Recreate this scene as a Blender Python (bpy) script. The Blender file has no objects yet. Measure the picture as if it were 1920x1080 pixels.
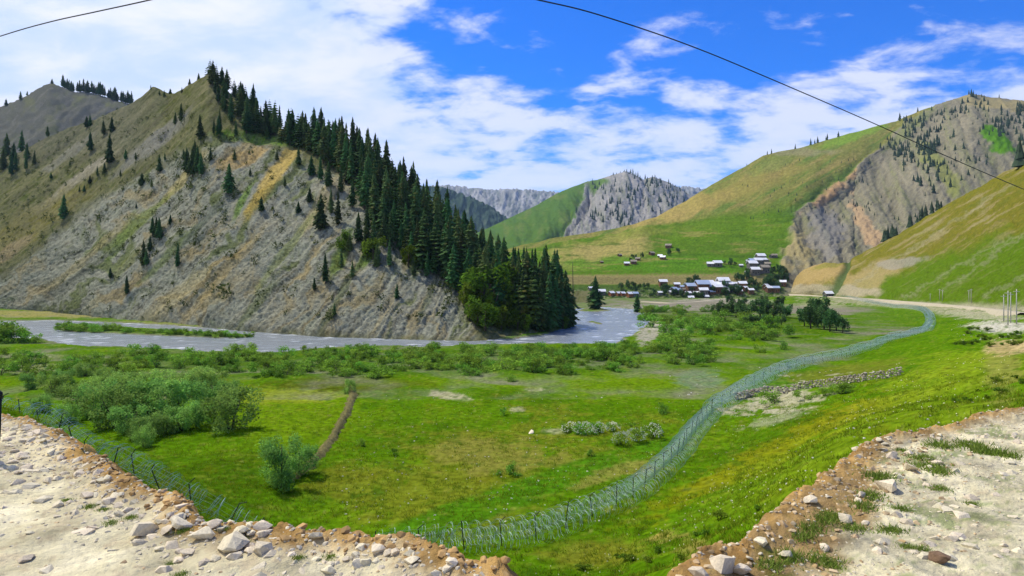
import bpy, bmesh, math, random
import numpy as np
from mathutils import Vector, Matrix
random.seed(7); RNG = np.random.default_rng(7)
R = math.radians
SC = bpy.context.scene
COL = SC.collection

# ------------------------------------------------------------------ camera, sky, sun, exposure
F = 1251.0; CX = 960.0; HY = 525.0             # focal length and horizon, in photograph pixels
cam_d = bpy.data.cameras.new('camera'); cam = bpy.data.objects.new('camera', cam_d); COL.objects.link(cam)
cam_d.sensor_width = 36; cam_d.lens = 36 * F / 1920; cam_d.shift_y = (HY - 540) / 1920
cam_d.clip_start = 0.1; cam_d.clip_end = 40000
cam.location = (0, 0, 0); cam.rotation_euler = (R(90), 0, 0)
SC.camera = cam
SUN_EL, SUN_AZ = 56, -54                        # degrees; azimuth from +Y towards +X
SC.view_settings.view_transform = 'Standard'; SC.view_settings.look = 'None'
SC.view_settings.gamma = 1; SC.view_settings.exposure = 0.52
try: SC.view_settings.use_curve_mapping = False
except Exception: pass
sd = Vector((math.cos(R(SUN_EL)) * math.sin(R(SUN_AZ)), math.cos(R(SUN_EL)) * math.cos(R(SUN_AZ)), math.sin(R(SUN_EL))))
sun_d = bpy.data.lights.new('sun', 'SUN'); sun = bpy.data.objects.new('sun', sun_d); COL.objects.link(sun)
sun_d.energy = 3.2; sun_d.angle = R(0.55); sun_d.color = (1, 0.94, 0.83)
sun.rotation_euler = (-sd).to_track_quat('-Z', 'Y').to_euler(); sun.location = (0, 0, 300)

W = bpy.data.worlds.new('World'); SC.world = W; W.use_nodes = True
def world():
    nt = W.node_tree; N = nt.nodes; L = nt.links; N.clear()
    def n(t, **k):
        o = N.new(t)
        for a, b in k.items(): setattr(o, a, b)
        return o
    def m(op, a, b=None, c=None):
        o = n('ShaderNodeMath', operation=op)
        for i, v in enumerate((a, b, c)):
            if v is None: continue
            if isinstance(v, (int, float)): o.inputs[i].default_value = v
            else: L.new(v, o.inputs[i])
        return o.outputs[0]
    def mr(v, a, b, c=0.0, d=1.0):
        o = n('ShaderNodeMapRange', interpolation_type='SMOOTHSTEP'); L.new(v, o.inputs[0])
        for i, q in enumerate((a, b, c, d)): o.inputs[i + 1].default_value = q
        return o.outputs[0]
    out = n('ShaderNodeOutputWorld')
    sky = n('ShaderNodeTexSky', sky_type='NISHITA', sun_disc=False)
    sky.sun_elevation = R(SUN_EL); sky.sun_rotation = R(SUN_AZ); sky.altitude = 2500; sky.air_density = 1.0
    sky.dust_density = 0.4; sky.ozone_density = 2.5
    hs = n('ShaderNodeHueSaturation'); hs.inputs['Saturation'].default_value = 1.25; L.new(sky.outputs[0], hs.inputs['Color'])
    mx = n('ShaderNodeMix', data_type='RGBA', blend_type='MULTIPLY'); mx.inputs[0].default_value = 1
    L.new(hs.outputs[0], mx.inputs[6]); mx.inputs[7].default_value = (0.11, 0.60, 1.16, 1)
    b1 = n('ShaderNodeBackground'); b1.inputs[1].default_value = 0.135; L.new(mx.outputs[2], b1.inputs[0])
    tc = n('ShaderNodeTexCoord'); sep = n('ShaderNodeSeparateXYZ'); L.new(tc.outputs['Generated'], sep.inputs[0])
    x, y, z = sep.outputs
    zz = m('ADD', m('MAXIMUM', z, 0.0), 0.26)
    cmb = n('ShaderNodeCombineXYZ'); L.new(m('DIVIDE', x, zz), cmb.inputs[0]); L.new(m('DIVIDE', y, zz), cmb.inputs[1])
    def noise(scale, detail, rough, dist=0.0, off=(0, 0, 0), sc=(1, 1, 1), rot=0.0, vec=None):
        mp = n('ShaderNodeMapping'); mp.inputs['Location'].default_value = off; mp.inputs['Scale'].default_value = sc
        mp.inputs['Rotation'].default_value = (0, 0, rot); L.new(vec or cmb.outputs[0], mp.inputs[0])
        t = n('ShaderNodeTexNoise'); t.inputs['Scale'].default_value = scale; t.inputs['Detail'].default_value = detail
        t.inputs['Roughness'].default_value = rough; t.inputs['Distortion'].default_value = dist
        L.new(mp.outputs[0], t.inputs['Vector']); return t.outputs[0]
    # broken high cloud everywhere, a thick bank over the western half of the sky
    big = noise(0.55, 5, 0.55, 0.3, (3.1, 1.7, 0))
    rip = noise(4.6, 7, 0.58, 0.25, (0.4, 2.2, 0), (0.9, 1.25, 1), 0.5)
    fin = noise(10.0, 6, 0.6, 0.2, (1.0, 5.2, 0), (0.9, 1.2, 1), 0.5)
    az = m('DIVIDE', x, m('ADD', m('ABSOLUTE', y), 0.25))
    west = mr(m('ADD', az, m('MULTIPLY', m('SUBTRACT', big, 0.5), 1.3)), -0.46, 0.06, 1.0, 0.0)
    low = mr(z, 0.36, 0.16, 0.0, 1.0)
    cov = m('ADD', m('MULTIPLY', west, 0.40), m('MULTIPLY', low, 0.20))
    dens = m('ADD', m('ADD', m('MULTIPLY', rip, 0.66), m('MULTIPLY', fin, 0.26)), m('MULTIPLY', big, 0.14))
    dens = m('ADD', dens, cov)
    fac = mr(dens, 0.57, 0.745, 0.0, 1.0)
    fac = m('MULTIPLY', fac, m('MULTIPLY_ADD', west, 0.2, 0.76))
    shade = mr(m('ADD', m('MULTIPLY', rip, 0.75), m('MULTIPLY', big, 0.35)), 0.40, 0.66, 0.0, 1.0)
    ramp = n('ShaderNodeMix', data_type='RGBA'); L.new(shade, ramp.inputs[0])
    ramp.inputs[6].default_value = (0.56, 0.68, 0.92, 1); ramp.inputs[7].default_value = (0.84, 0.85, 0.92, 1)
    b2 = n('ShaderNodeBackground'); b2.inputs[1].default_value = 0.86; L.new(ramp.outputs[2], b2.inputs[0])
    ms = n('ShaderNodeMixShader'); L.new(fac, ms.inputs[0]); L.new(b1.outputs[0], ms.inputs[1]); L.new(b2.outputs[0], ms.inputs[2])
    L.new(ms.outputs[0], out.inputs[0])
world()

# ------------------------------------------------------------------ helpers
def P(px, py, d): return np.array([(px - CX) / F * d, d, (HY - py) / F * d])
def proj(v):
    y = np.maximum(v[..., 1], 1e-3)
    return CX + v[..., 0] / y * F, HY - v[..., 2] / y * F
_perm = np.concatenate([RNG.permutation(512)] * 3)
_g3 = RNG.normal(size=(512, 3)); _g3 /= np.linalg.norm(_g3, axis=1)[:, None]
def perlin(x, y, z=None):
    x = np.asarray(x, float); y = np.asarray(y, float); z = np.zeros_like(x) if z is None else np.asarray(z, float)
    xi = np.floor(x).astype(int); yi = np.floor(y).astype(int); zi = np.floor(z).astype(int)
    xf, yf, zf = x - xi, y - yi, z - zi
    f = lambda t: t * t * t * (t * (t * 6 - 15) + 10)
    u, v, w = f(xf), f(yf), f(zf); r = 0
    for a in (0, 1):
        for b in (0, 1):
            for c in (0, 1):
                h = _perm[_perm[_perm[(xi + a) & 511] + ((yi + b) & 511)] + ((zi + c) & 511)]
                g = _g3[h & 511]
                dt = g[..., 0] * (xf - a) + g[..., 1] * (yf - b) + g[..., 2] * (zf - c)
                r = r + dt * (u if a else 1 - u) * (v if b else 1 - v) * (w if c else 1 - w)
    return r * 1.5
def fbm(x, y, z=None, o=4, g=0.5):
    s = 0; a = 1.0; k = 1.0
    for i in range(o):
        s = s + a * perlin(x * k + 17.3 * i, y * k - 9.1 * i, None if z is None else z * k); a *= g; k *= 2.03
    return s
def ridged(x, y, o=4, g=0.5):
    s = 0; a = 1.0; k = 1.0
    for i in range(o):
        s = s + a * (1 - 2 * np.abs(perlin(x * k + 31.7 * i, y * k + 4.4 * i))); a *= g; k *= 2.1
    return s * 0.6
def sst(a, b, v):
    t = np.clip((v - a) / (b - a), 0, 1); return t * t * (3 - 2 * t)
def lerp(a, b, t): return a + (b - a) * t
def in_poly(x, y, poly):
    c = np.zeros(np.shape(x), bool); n = len(poly)
    for i in range(n):
        (x1, y1), (x2, y2) = poly[i], poly[(i + 1) % n]
        if y1 == y2: continue
        c ^= ((y1 > y) != (y2 > y)) & (x < (x2 - x1) * (y - y1) / (y2 - y1) + x1)
    return c
def dist_line(x, y, pts, closed=False):
    d = np.full(np.shape(x), 1e9); n = len(pts)
    for i in range(n if closed else n - 1):
        (x1, y1), (x2, y2) = pts[i], pts[(i + 1) % n]
        dx, dy = x2 - x1, y2 - y1; l2 = dx * dx + dy * dy + 1e-12
        t = np.clip(((x - x1) * dx + (y - y1) * dy) / l2, 0, 1)
        d = np.minimum(d, np.hypot(x - x1 - t * dx, y - y1 - t * dy))
    return d
def sdist(x, y, poly):
    d = dist_line(x, y, poly, True); return np.where(in_poly(x, y, poly), -d, d)
def C3(c): return np.array(c, float)
def paint(col, mask, c):
    col[...] = col + (C3(c) - col) * np.clip(mask, 0, 1)[..., None]
def mesh_np(name, v, f, mats=None, smooth=True, col=None, parent=None):
    me = bpy.data.meshes.new(name); v = np.asarray(v, np.float32); f = np.asarray(f, np.int32); k = f.shape[1]
    me.vertices.add(len(v)); me.vertices.foreach_set('co', v.ravel())
    me.loops.add(f.size); me.loops.foreach_set('vertex_index', f.ravel())
    me.polygons.add(len(f)); me.polygons.foreach_set('loop_start', np.arange(0, f.size, k, dtype=np.int32))
    me.polygons.foreach_set('loop_total', np.full(len(f), k, np.int32))
    me.update(calc_edges=True)
    me.polygons.foreach_set('use_smooth', np.full(len(f), smooth, bool))
    if col is not None:
        a = me.attributes.new('Col', 'FLOAT_COLOR', 'POINT')
        c = np.ones((len(v), 4), np.float32); c[:, :col.shape[-1]] = np.asarray(col).reshape(len(v), -1); a.data.foreach_set('color', c.ravel())
    if mats: me.materials.append(mats)
    return me
def link(name, data, parent=None, **props):
    o = bpy.data.objects.new(name, data); COL.objects.link(o)
    if parent is not None: o.parent = parent
    for k, v in props.items(): o[k] = v
    return o
def grid_faces(nr, nc):
    i = np.arange(nr * nc).reshape(nr, nc)
    return np.stack([i[:-1, :-1], i[:-1, 1:], i[1:, 1:], i[1:, :-1]], -1).reshape(-1, 4)

# ------------------------------------------------------------------ materials
def mat(name, color=(0.5, 0.5, 0.5), rough=0.9, attr=None, var=0.0, vscale=1.0, rand=0.0, metal=0.0, bump=0.0, bscale=1.0, spec=0.2, bdist=0.1, trans=0.0, stretch=(1, 1, 1), hue=0.0):
    m = bpy.data.materials.new(name); m.use_nodes = True; nt = m.node_tree; N = nt.nodes; L = nt.links
    b = N['Principled BSDF']; b.inputs['Roughness'].default_value = rough; b.inputs['Metallic'].default_value = metal
    b.inputs['Specular IOR Level'].default_value = spec
    if attr:
        a = N.new('ShaderNodeAttribute'); a.attribute_name = attr; c = a.outputs['Color']
    else:
        a = N.new('ShaderNodeRGB'); a.outputs[0].default_value = (*color, 1); c = a.outputs[0]
    tc = N.new('ShaderNodeTexCoord'); mp = N.new('ShaderNodeMapping'); mp.inputs['Scale'].default_value = stretch
    L.new(tc.outputs['Object'], mp.inputs[0])
    if var:
        t = N.new('ShaderNodeTexNoise'); t.inputs['Scale'].default_value = vscale; t.inputs['Detail'].default_value = 6; t.inputs['Roughness'].default_value = 0.65
        L.new(mp.outputs[0], t.inputs['Vector'])
        mr = N.new('ShaderNodeMapRange'); mr.inputs[1].default_value = 0.3; mr.inputs[2].default_value = 0.7
        mr.inputs[3].default_value = 1 - var; mr.inputs[4].default_value = 1 + var; L.new(t.outputs[0], mr.inputs[0])
        mx = N.new('ShaderNodeVectorMath'); mx.operation = 'SCALE'; L.new(c, mx.inputs[0]); L.new(mr.outputs[0], mx.inputs['Scale']); c = mx.outputs[0]
    if rand:
        oi = N.new('ShaderNodeObjectInfo'); hs = N.new('ShaderNodeHueSaturation')
        r1 = N.new('ShaderNodeMapRange'); r1.inputs[3].default_value = 1 - rand; r1.inputs[4].default_value = 1 + rand
        L.new(oi.outputs['Random'], r1.inputs[0]); L.new(r1.outputs[0], hs.inputs['Value'])
        if hue:
            ml = N.new('ShaderNodeMath'); ml.operation = 'MULTIPLY'; ml.inputs[1].default_value = 7.31; L.new(oi.outputs['Random'], ml.inputs[0])
            fr = N.new('ShaderNodeMath'); fr.operation = 'FRACT'; L.new(ml.outputs[0], fr.inputs[0])
            r2 = N.new('ShaderNodeMapRange'); r2.inputs[3].default_value = 0.5 - hue; r2.inputs[4].default_value = 0.5 + hue
            L.new(fr.outputs[0], r2.inputs[0]); L.new(r2.outputs[0], hs.inputs['Hue'])
        L.new(c, hs.inputs['Color']); c = hs.outputs[0]
    L.new(c, b.inputs['Base Color'])
    if bump:
        t = N.new('ShaderNodeTexNoise'); t.inputs['Scale'].default_value = bscale; t.inputs['Detail'].default_value = 8; t.inputs['Roughness'].default_value = 0.7
        L.new(mp.outputs[0], t.inputs['Vector'])
        bp = N.new('ShaderNodeBump'); bp.inputs['Strength'].default_value = bump; bp.inputs['Distance'].default_value = bdist
        L.new(t.outputs[0], bp.inputs['Height']); L.new(bp.outputs[0], b.inputs['Normal'])
    if trans:
        tr = N.new('ShaderNodeBsdfTranslucent'); L.new(c, tr.inputs['Color'])
        ms = N.new('ShaderNodeMixShader'); ms.inputs[0].default_value = trans
        L.new(b.outputs[0], ms.inputs[1]); L.new(tr.outputs[0], ms.inputs[2]); L.new(ms.outputs[0], N['Material Output'].inputs['Surface'])
    return m
M_ground = mat('ground_surface', attr='Col', var=0.45, vscale=1.5, bump=0.8, bscale=5, bdist=0.12, spec=0.0, rough=1)
M_hill = mat('hill_surface', attr='Col', var=0.28, vscale=0.6, bump=0.8, bscale=0.7, bdist=1.2, spec=0.0, rough=1)
M_far = mat('mountain_surface', attr='Col', var=0.18, vscale=0.06, bump=0.8, bscale=0.05, bdist=12, spec=0.0, rough=1)
M_needle = mat('conifer_needles', attr='Col', rough=0.8, rand=0.5, hue=0.045, trans=0.25, spec=0.05)
M_bark = mat('bark', (0.10, 0.075, 0.055), var=0.4, vscale=3)
M_leaf = mat('willow_leaves', attr='Col', rough=0.8, rand=0.25, hue=0.02, trans=0.35, spec=0.0)
M_grass = mat('grass_blades', attr='Col', rough=0.9, trans=0.3, spec=0.0)
M_stone = mat('pale_stone', (0.66, 0.57, 0.40), var=0.22, vscale=9, rand=0.16, bump=0.5, bscale=22, bdist=0.02, hue=0.012)
M_wallstone = mat('wall_stone', attr='Col', var=0.25, vscale=5)
M_wire = mat('galvanised_wire', (0.48, 0.62, 0.58), rough=0.6, metal=0.1, spec=0.3)
M_post = mat('dark_iron', (0.035, 0.04, 0.04), rough=0.7, var=0.3, vscale=8)
M_black = mat('black_rubber', (0.012, 0.012, 0.014), rough=0.6)
M_pole = mat('pale_pole', (0.42, 0.40, 0.36), var=0.2, vscale=4)
M_earth = mat('earth', (0.34, 0.22, 0.10), var=0.35, vscale=7, bump=0.8, bscale=12, bdist=0.04)

# ------------------------------------------------------------------ valley ground
ZW = -16.45
RIVER = [(-900, 596), (-300, 600), (0, 602), (100, 601), (200, 604), (330, 610), (450, 620), (600, 630), (750, 635), (870, 637), (960, 636), (1020, 629),
         (1072, 613), (1076, 596), (1068, 585), (1080, 579), (1130, 576), (1190, 580), (1208, 590), (1217, 602), (1208, 614), (1182, 630),
         (1150, 646), (1080, 645), (990, 643), (900, 647), (790, 650), (690, 650), (620, 653), (560, 658), (490, 662), (400, 660), (300, 655), (150, 649),
         (100, 640), (40, 634), (-100, 632), (-900, 622)]
ISLE = [(98, 616), (140, 612), (220, 613), (320, 619), (420, 626), (484, 631), (440, 635), (320, 631), (200, 625), (120, 622)]
ISLE2 = [(1078, 583), (1095, 578), (1130, 578), (1150, 582), (1120, 585)]
BAR = [(1098, 604), (1110, 601), (1132, 606), (1128, 609)]
def on_z(poly, z):
    return [tuple(P(px, py, -z * F / (py - HY))[:2]) for px, py in poly]
RIV_W = on_z(RIVER, ZW); ISLE_W = on_z(ISLE, ZW); ISLE2_W = on_z(ISLE2, ZW); BAR_W = on_z(BAR, ZW)
EDGE = [(-1200, 662), (-500, 705), (-100, 755), (0, 785), (60, 802), (120, 830), (180, 868), (230, 905), (290, 940), (350, 968), (480, 1005), (590, 1020), (720, 1040), (830, 1062),
        (930, 1095), (1020, 1150), (1225, 1150), (1310, 1068), (1380, 1022), (1440, 988), (1500, 945), (1560, 896), (1604, 853), (1645, 836), (1700, 818),
        (1780, 800), (1850, 785), (1920, 771), (2100, 745), (2600, 690), (3600, 650)]
ZR = -2.0
EDGE_W = [tuple(P(px, py, -ZR * F / (py - HY))[:2]) for px, py in EDGE]
LEDGE = EDGE_W + [(60, -25), (-60, -25)]
ctl = []
for px in (-2500, -900, -300, 100, 400, 700, 950, 1150):
    for d in (60, 90, 150, 300, 700): ctl.append((px, d, -16.0))
for px in (550, 800, 950, 1100): ctl.append((px, 38, -15.8))
ctl += [(0, 48, -10), (110, 44, -10.2), (210, 40, -11.3), (300, 38, -12.4), (380, 37, -13), (550, 34, -14.6), (-300, 45, -9), (-1200, 45, -9)]
for px in (-2500, -300, 300, 800, 1100): ctl.append((px, 15, -10.5))
for px in (1300, 1400): ctl += [(px, d, -16.0) for d in (90, 150, 300, 600)]
ctl += [(1255, 57, -16), (1180, 47, -16), (1330, 78, -16), (1450, 111, -16), (1600, 143, -16), (1735, 206, -16), (1660, 378, -15.9), (1560, 300, -16), (1560, 200, -16), (1500, 500, -15)]
for px, py, d in ((1900, 650, 90), (1900, 622, 130), (1800, 655, 108), (1700, 760, 55), (1500, 850, 46), (1400, 900, 44), (1300, 1000, 36), (1200, 1040, 34.5), (1500, 950, 30),
                  (1700, 830, 35), (1880, 762, 35), (1600, 800, 42), (1750, 700, 70), (1600, 722, 80), (1920, 580, 240), (1800, 571, 320), (1700, 566, 390),
                  (1600, 557, 500), (1480, 551, 640), (1840, 601, 180), (1900, 600, 165), (1800, 620, 150)):
    ctl.append((px, d, (HY - py) / F * d))
ctl += [(1700, 20, -7), (1900, 20, -5.6), (1500, 18, -8.5), (2400, 40, -5), (2400, 100, -6), (2400, 250, -7), (3600, 50, -4), (3600, 200, -5), (2400, 18, -4), (4400, 20, -3.5)]
ctl = np.array(ctl, float)
def _tk(px, d): return np.stack([px / 260.0, np.log(d) * 2.6], -1)
_K = _tk(ctl[:, 0], ctl[:, 1])
def _u(r2): return 0.5 * r2 * np.log(r2 + 1e-9)
_n = len(ctl); _A = np.zeros((_n + 3, _n + 3))
_A[:_n, :_n] = _u(((_K[:, None] - _K[None]) ** 2).sum(-1)) + np.eye(_n) * 0.02
_A[:_n, _n] = 1; _A[:_n, _n + 1:] = _K; _A[_n, :_n] = 1; _A[_n + 1:, :_n] = _K.T
_w = np.linalg.solve(_A, np.concatenate([ctl[:, 2], np.zeros(3)]))
def tps(px, d):
    q = _tk(np.clip(px, -2500, 4400), np.clip(d, 12, 720)); s = _w[_n] + q[..., 0] * _w[_n + 1] + q[..., 1] * _w[_n + 2]
    for i in range(_n): s = s + _w[i] * _u((q[..., 0] - _K[i, 0]) ** 2 + (q[..., 1] - _K[i, 1]) ** 2)
    return s
def ground_z(px, d):
    px = np.asarray(px, float); d = np.asarray(d, float)
    x = (px - CX) / F * d
    z = tps(px, d)
    z = np.where(np.abs(z + 16) < 0.8, -16 + (z + 16) * 0.4, z); z = np.maximum(z, -16.4)
    far = sst(15, 40, d)
    z = z + (0.35 * fbm(x / 11, d / 11, o=3) + 0.08 * fbm(x / 1.7, d / 1.7, o=3)) * (0.35 + 0.65 * far) + 0.5 * sst(-15.5, -11, z) * fbm(x / 6.0, d / 6.0, o=4)
    m = (d > 90)
    if m.any():
        s = sdist(x[m], d[m], RIV_W) + 2.0 * fbm(x[m] / 9, d[m] / 9, o=3)
        for I, h in ((ISLE_W, 1.0), (ISLE2_W, 1.0), (BAR_W, 0.6)):
            si = sdist(x[m], d[m], I); s = np.maximum(s, -si * h)
        zz = z[m]; z[m] = np.where(s < 3, lerp(np.minimum(zz, -17.8), np.maximum(zz, -16.25), sst(-3.0, 2.0, s)), zz)
    s_ = np.full(d.shape, 99.0); m = d < 60
    if m.any():
        xs, ds = x[m], d[m]; s = sdist(xs, ds, LEDGE)
        s = s + 0.16 * fbm(xs / 0.7, ds / 0.7, o=4) * np.exp(-(s / 1.2) ** 2)
        s_[m] = s
        right = sst(0.5, 2.0, xs)
        drop = lerp(0.5, 1.0, right) * sst(0, lerp(0.5, 0.8, right), s) + lerp(0.8, 0.55, sst(2.5, 5.0, xs)) * np.maximum(s, 0)
        lump = np.exp(-((s - 0.02) / lerp(0.32, 0.25, right)) ** 2) * (0.03 + 0.07 * ridged(xs / 0.45, ds / 0.45, 4) + 0.05 * fbm(xs / 1.6, ds / 1.6, o=2)) * lerp(1.0, 0.7, right)
        face = np.exp(-((s - 0.7) / 0.6) ** 2) * 0.12 * ridged(xs / 0.35, ds / 0.35, 4)
        road = ZR + 0.05 * fbm(xs / 1.1, ds / 1.1, o=3) + 0.016 * ridged(xs / 0.13, ds / 0.13, 3) * sst(-2.2, -0.3, s)
        zl = np.where(s < 0, road, ZR - drop) + lump + face
        z[m] = np.where(s < 0, zl, np.maximum(z[m], zl))
    return z, s_
cols = np.concatenate([np.linspace(-2500, -60, 70), np.linspace(-55, 1975, 780), np.linspace(1985, 4400, 70)])
rows = np.concatenate([np.geomspace(1.2, 3.4, 14)[:-1], np.geomspace(3.4, 14, 150)[:-1], np.geomspace(14, 30, 36)[:-1], np.geomspace(30, 760, 312)[:-1], np.geomspace(760, 15000, 26)])
GPX, GD = np.meshgrid(cols, rows)
GZ, GS = ground_z(GPX, GD)
GX = (GPX - CX) / F * GD
GPY = HY - GZ / GD * F
GV = np.stack([GX, GD, GZ], -1)
# --- colours of the ground (grass tones, soil, gravel), fixed to the place
GRASS = (0.072, 0.160, 0.0025); GYEL = (0.118, 0.205, 0.004); GDARK = (0.042, 0.092, 0.0025); GBRI = (0.058, 0.165, 0.004); OLIVE = (0.13, 0.128, 0.006)
SAND = (0.40, 0.36, 0.22); GRAV = (0.66, 0.59, 0.37); EARTH = (0.42, 0.26, 0.09)
g = np.empty(GV.shape); g[...] = C3(GRASS)
n1 = fbm(GX / 14, GD / 14, o=5, g=0.6); n2 = fbm(GX / 4 + 50, GD / 4, o=5, g=0.65); n3 = fbm(GX / 0.9, GD / 0.9 + 33, o=4, g=0.7)
paint(g, sst(-0.1, 0.7, n1) * 0.6, GYEL); paint(g, sst(0.0, 0.8, -n1) * 0.55, GDARK)
wob = fbm(GX / 9 + 9, GD / 9, o=5, g=0.6) + 0.55 * fbm(GX / 1.9 + 2, GD / 1.9, o=4, g=0.7)
def blob(x0, y0, rx, ry, c, a=1.0, soft=0.5, rot=0.0, noise=0.5):
    dx, dy = GPX - x0, GPY - y0; cr, sr = math.cos(R(rot)), math.sin(R(rot))
    q = np.hypot((dx * cr + dy * sr) / rx, (-dx * sr + dy * cr) / ry) + noise * wob
    paint(g, sst(1 + soft * 0.5, 1 - soft * 0.5, q) * a, c)
OUT = GS > 0
blob(560, 775, 135, 58, GYEL, 0.9); blob(540, 740, 110, 16, (0.24, 0.26, 0.02), 0.6)
blob(420, 900, 190, 45, GDARK, 0.75, 0.9); blob(650, 720, 150, 14, (0.06, 0.075, 0.006), 0.9); blob(760, 830, 130, 45, GDARK, 0.3, 1.2)  # first blob: broad, soft-edged darker green band on the near meadow
blob(900, 880, 260, 75, (0.15, 0.165, 0.012), 0.8, 0.9, -10, 1.0); blob(950, 860, 130, 30, (0.24, 0.20, 0.05), 0.45, 0.9, 0, 1.2)
blob(960, 930, 330, 26, GBRI, 0.95, 0.4, -19, 0.15); blob(1120, 900, 110, 12, (0.26, 0.22, 0.05), 0.6, 0.6, -20, 0.8)
blob(840, 742, 42, 7, SAND, 0.8, 0.4, 8); blob(1005, 730, 18, 4, SAND, 0.8, 0.5); blob(1040, 808, 26, 5, SAND, 0.6, 0.5); blob(970, 768, 12, 4, SAND, 0.6)
blob(1000, 715, 400, 12, GYEL, 0.4, 0.9); blob(1250, 720, 220, 30, GYEL, 0.7, 0.8); blob(1310, 710, 44, 17, (0.12, 0.20, 0.085), 0.85, 0.4)
blob(1462, 712, 75, 17, GBRI, 0.95, 0.4, -14, 0.2); blob(1580, 700, 120, 16, (0.15, 0.14, 0.02), 0.6, 0.7, -8)
blob(1450, 750, 75, 22, (0.40, 0.36, 0.24), 0.85, 0.5, -14, 1.0); blob(1440, 790, 60, 8, (0.36, 0.33, 0.22), 0.5, 0.5, -14, 1.0)
blob(1410, 868, 230, 24, (0.21, 0.19, 0.006), 0.7, 0.9, -27, 0.9); blob(1650, 760, 130, 18, (0.24, 0.24, 0.012), 0.5, 0.9, -22, 0.9)
blob(1620, 850, 300, 60, (0.15, 0.215, 0.008), 0.7, 0.9, -20, 0.4); blob(1790, 700, 130, 34, (0.17, 0.24, 0.010), 0.8, 0.8, -15)
blob(1110, 1040, 110, 26, (0.20, 0.18, 0.02), 0.6, 0.9); blob(1300, 1030, 60, 22, EARTH, 0.45, 0.9, 0, 1.2)
blob(1890, 650, 45, 14, (0.45, 0.34, 0.16), 0.95, 0.5); blob(1880, 700, 30, 60, (0.24, 0.2, 0.06), 0.5, 0.8)
blob(1880, 612, 55, 11, (0.52, 0.48, 0.38), 0.9, 0.6); blob(1830, 590, 90, 9, (0.36, 0.34, 0.22), 0.8, 0.7, 6)
blob(1700, 572, 180, 7, (0.34, 0.31, 0.20), 0.75, 0.7, 4); blob(1540, 580, 60, 14, (0.36, 0.33, 0.21), 0.7, 0.7)
blob(1640, 600, 100, 24, (0.075, 0.155, 0.008), 0.7, 0.6); blob(1420, 610, 160, 22, GDARK, 0.7, 0.8); blob(1300, 600, 120, 22, (0.06, 0.11, 0.015), 0.7, 0.8)
blob(1270, 575, 110, 6, (0.40, 0.38, 0.33), 0.9, 0.5); blob(1350, 565, 90, 5, (0.36, 0.33, 0.27), 0.9, 0.5); blob(1215, 625, 26, 16, (0.34, 0.31, 0.24), 0.9, 0.4, -40); blob(1250, 615, 36, 8, (0.42, 0.39, 0.29), 0.7, 0.5)
blob(50, 690, 70, 9, (0.44, 0.38, 0.24), 0.9, 0.5); blob(60, 668, 60, 5, (0.36, 0.32, 0.2), 0.7, 0.5); blob(130, 588, 260, 7, (0.30, 0.25, 0.09), 0.8, 0.6); blob(330, 605, 100, 5, (0.2, 0.22, 0.05), 0.8)
blob(760, 678, 560, 24, (0.055, 0.12, 0.012), 0.65, 0.9); blob(260, 690, 280, 30, (0.06, 0.12, 0.012), 0.6, 0.9)
paint(g, sst(0.35, 0.9, n2 + 0.3 * n3) * 0.38, OLIVE); paint(g, sst(0.35, 1.0, -n2 + 0.5 * n3) * 0.7, (0.045, 0.11, 0.006)); paint(g, sst(0.75, 1.1, n3 + 0.4 * n2) * 0.5, (0.22, 0.23, 0.06))
lt = fbm(GX / 2.2 + 60, GD / 1.4, o=5, g=0.7); paint(g, sst(0.2, 0.8, lt) * 0.5 * OUT, (0.17, 0.21, 0.02)); paint(g, sst(0.25, 0.8, -lt) * 0.5 * OUT, (0.045, 0.10, 0.003))
bank = sst(-15.9, -16.5, GZ); paint(g, bank * (GD > 90), (0.20, 0.18, 0.13))
m = GD < 45
s = GS; sn = s + 0.25 * n3 * 0.6
RIGHT = sst(0.5, 2.0, GX)
fine = fbm(GX / 0.12, GD / 0.12, o=4, g=0.7); mid = fbm(GX / 0.5, GD / 0.5 + 70, o=4, g=0.6)
ins = sst(0.05, -0.08, sn) * m
paint(g, ins, GRAV); paint(g, ins * sst(-0.2, 0.6, mid) * 0.55, (0.68, 0.61, 0.42)); paint(g, ins * sst(0.1, 0.9, fine) * 0.5, (0.40, 0.35, 0.23)); paint(g, ins * sst(0.2, 0.8, -mid + 0.5 * fine) * 0.40, (0.56, 0.43, 0.28))
paint(g, ins * RIGHT * sst(0.0, 0.6, fbm(GX / 0.6 + 11, GD / 0.6, o=5, g=0.75)) * 0.75 * sst(-3.5, -0.6, sn), (0.20, 0.26, 0.08)); paint(g, ins * RIGHT * sst(0.25, 0.7, fbm(GX / 0.35 + 3, GD / 0.2, o=5, g=0.75)) * 0.6, (0.36, 0.32, 0.22))
bankw = np.interp(GPX, [1280, 1400, 1620, 1660], [0, 1, 1, 0]) * (GX > 0)
band = sst(-0.85, -0.45, sn - 0.15 * mid) * sst(0.2, 0.0, s) * bankw * m
paint(g, band * 0.95, (0.34, 0.22, 0.085)); paint(g, band * sst(-0.1, 0.5, fine + 0.5 * mid) * 0.6, (0.48, 0.35, 0.18)); paint(g, band * sst(0.0, 0.5, mid - 0.3 * fine) * 0.8, (0.12, 0.15, 0.02)); paint(g, band * sst(0.3, 0.8, -fine) * 0.6, (0.17, 0.10, 0.035))
lip = np.exp(-((sn - 0.02) / 0.24) ** 2) * m
paint(g, lip * lerp(1.15, 1.0, RIGHT), EARTH); paint(g, lip * sst(0, 0.7, fine + mid) * 0.5, (0.27, 0.14, 0.045)); paint(g, lip * sst(0.2, 0.8, -fine) * 0.5, (0.54, 0.38, 0.19))
fc = sst(0.05, 0.15, s) * sst(2.0, 0.7, s + 0.5 * mid) * m
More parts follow.
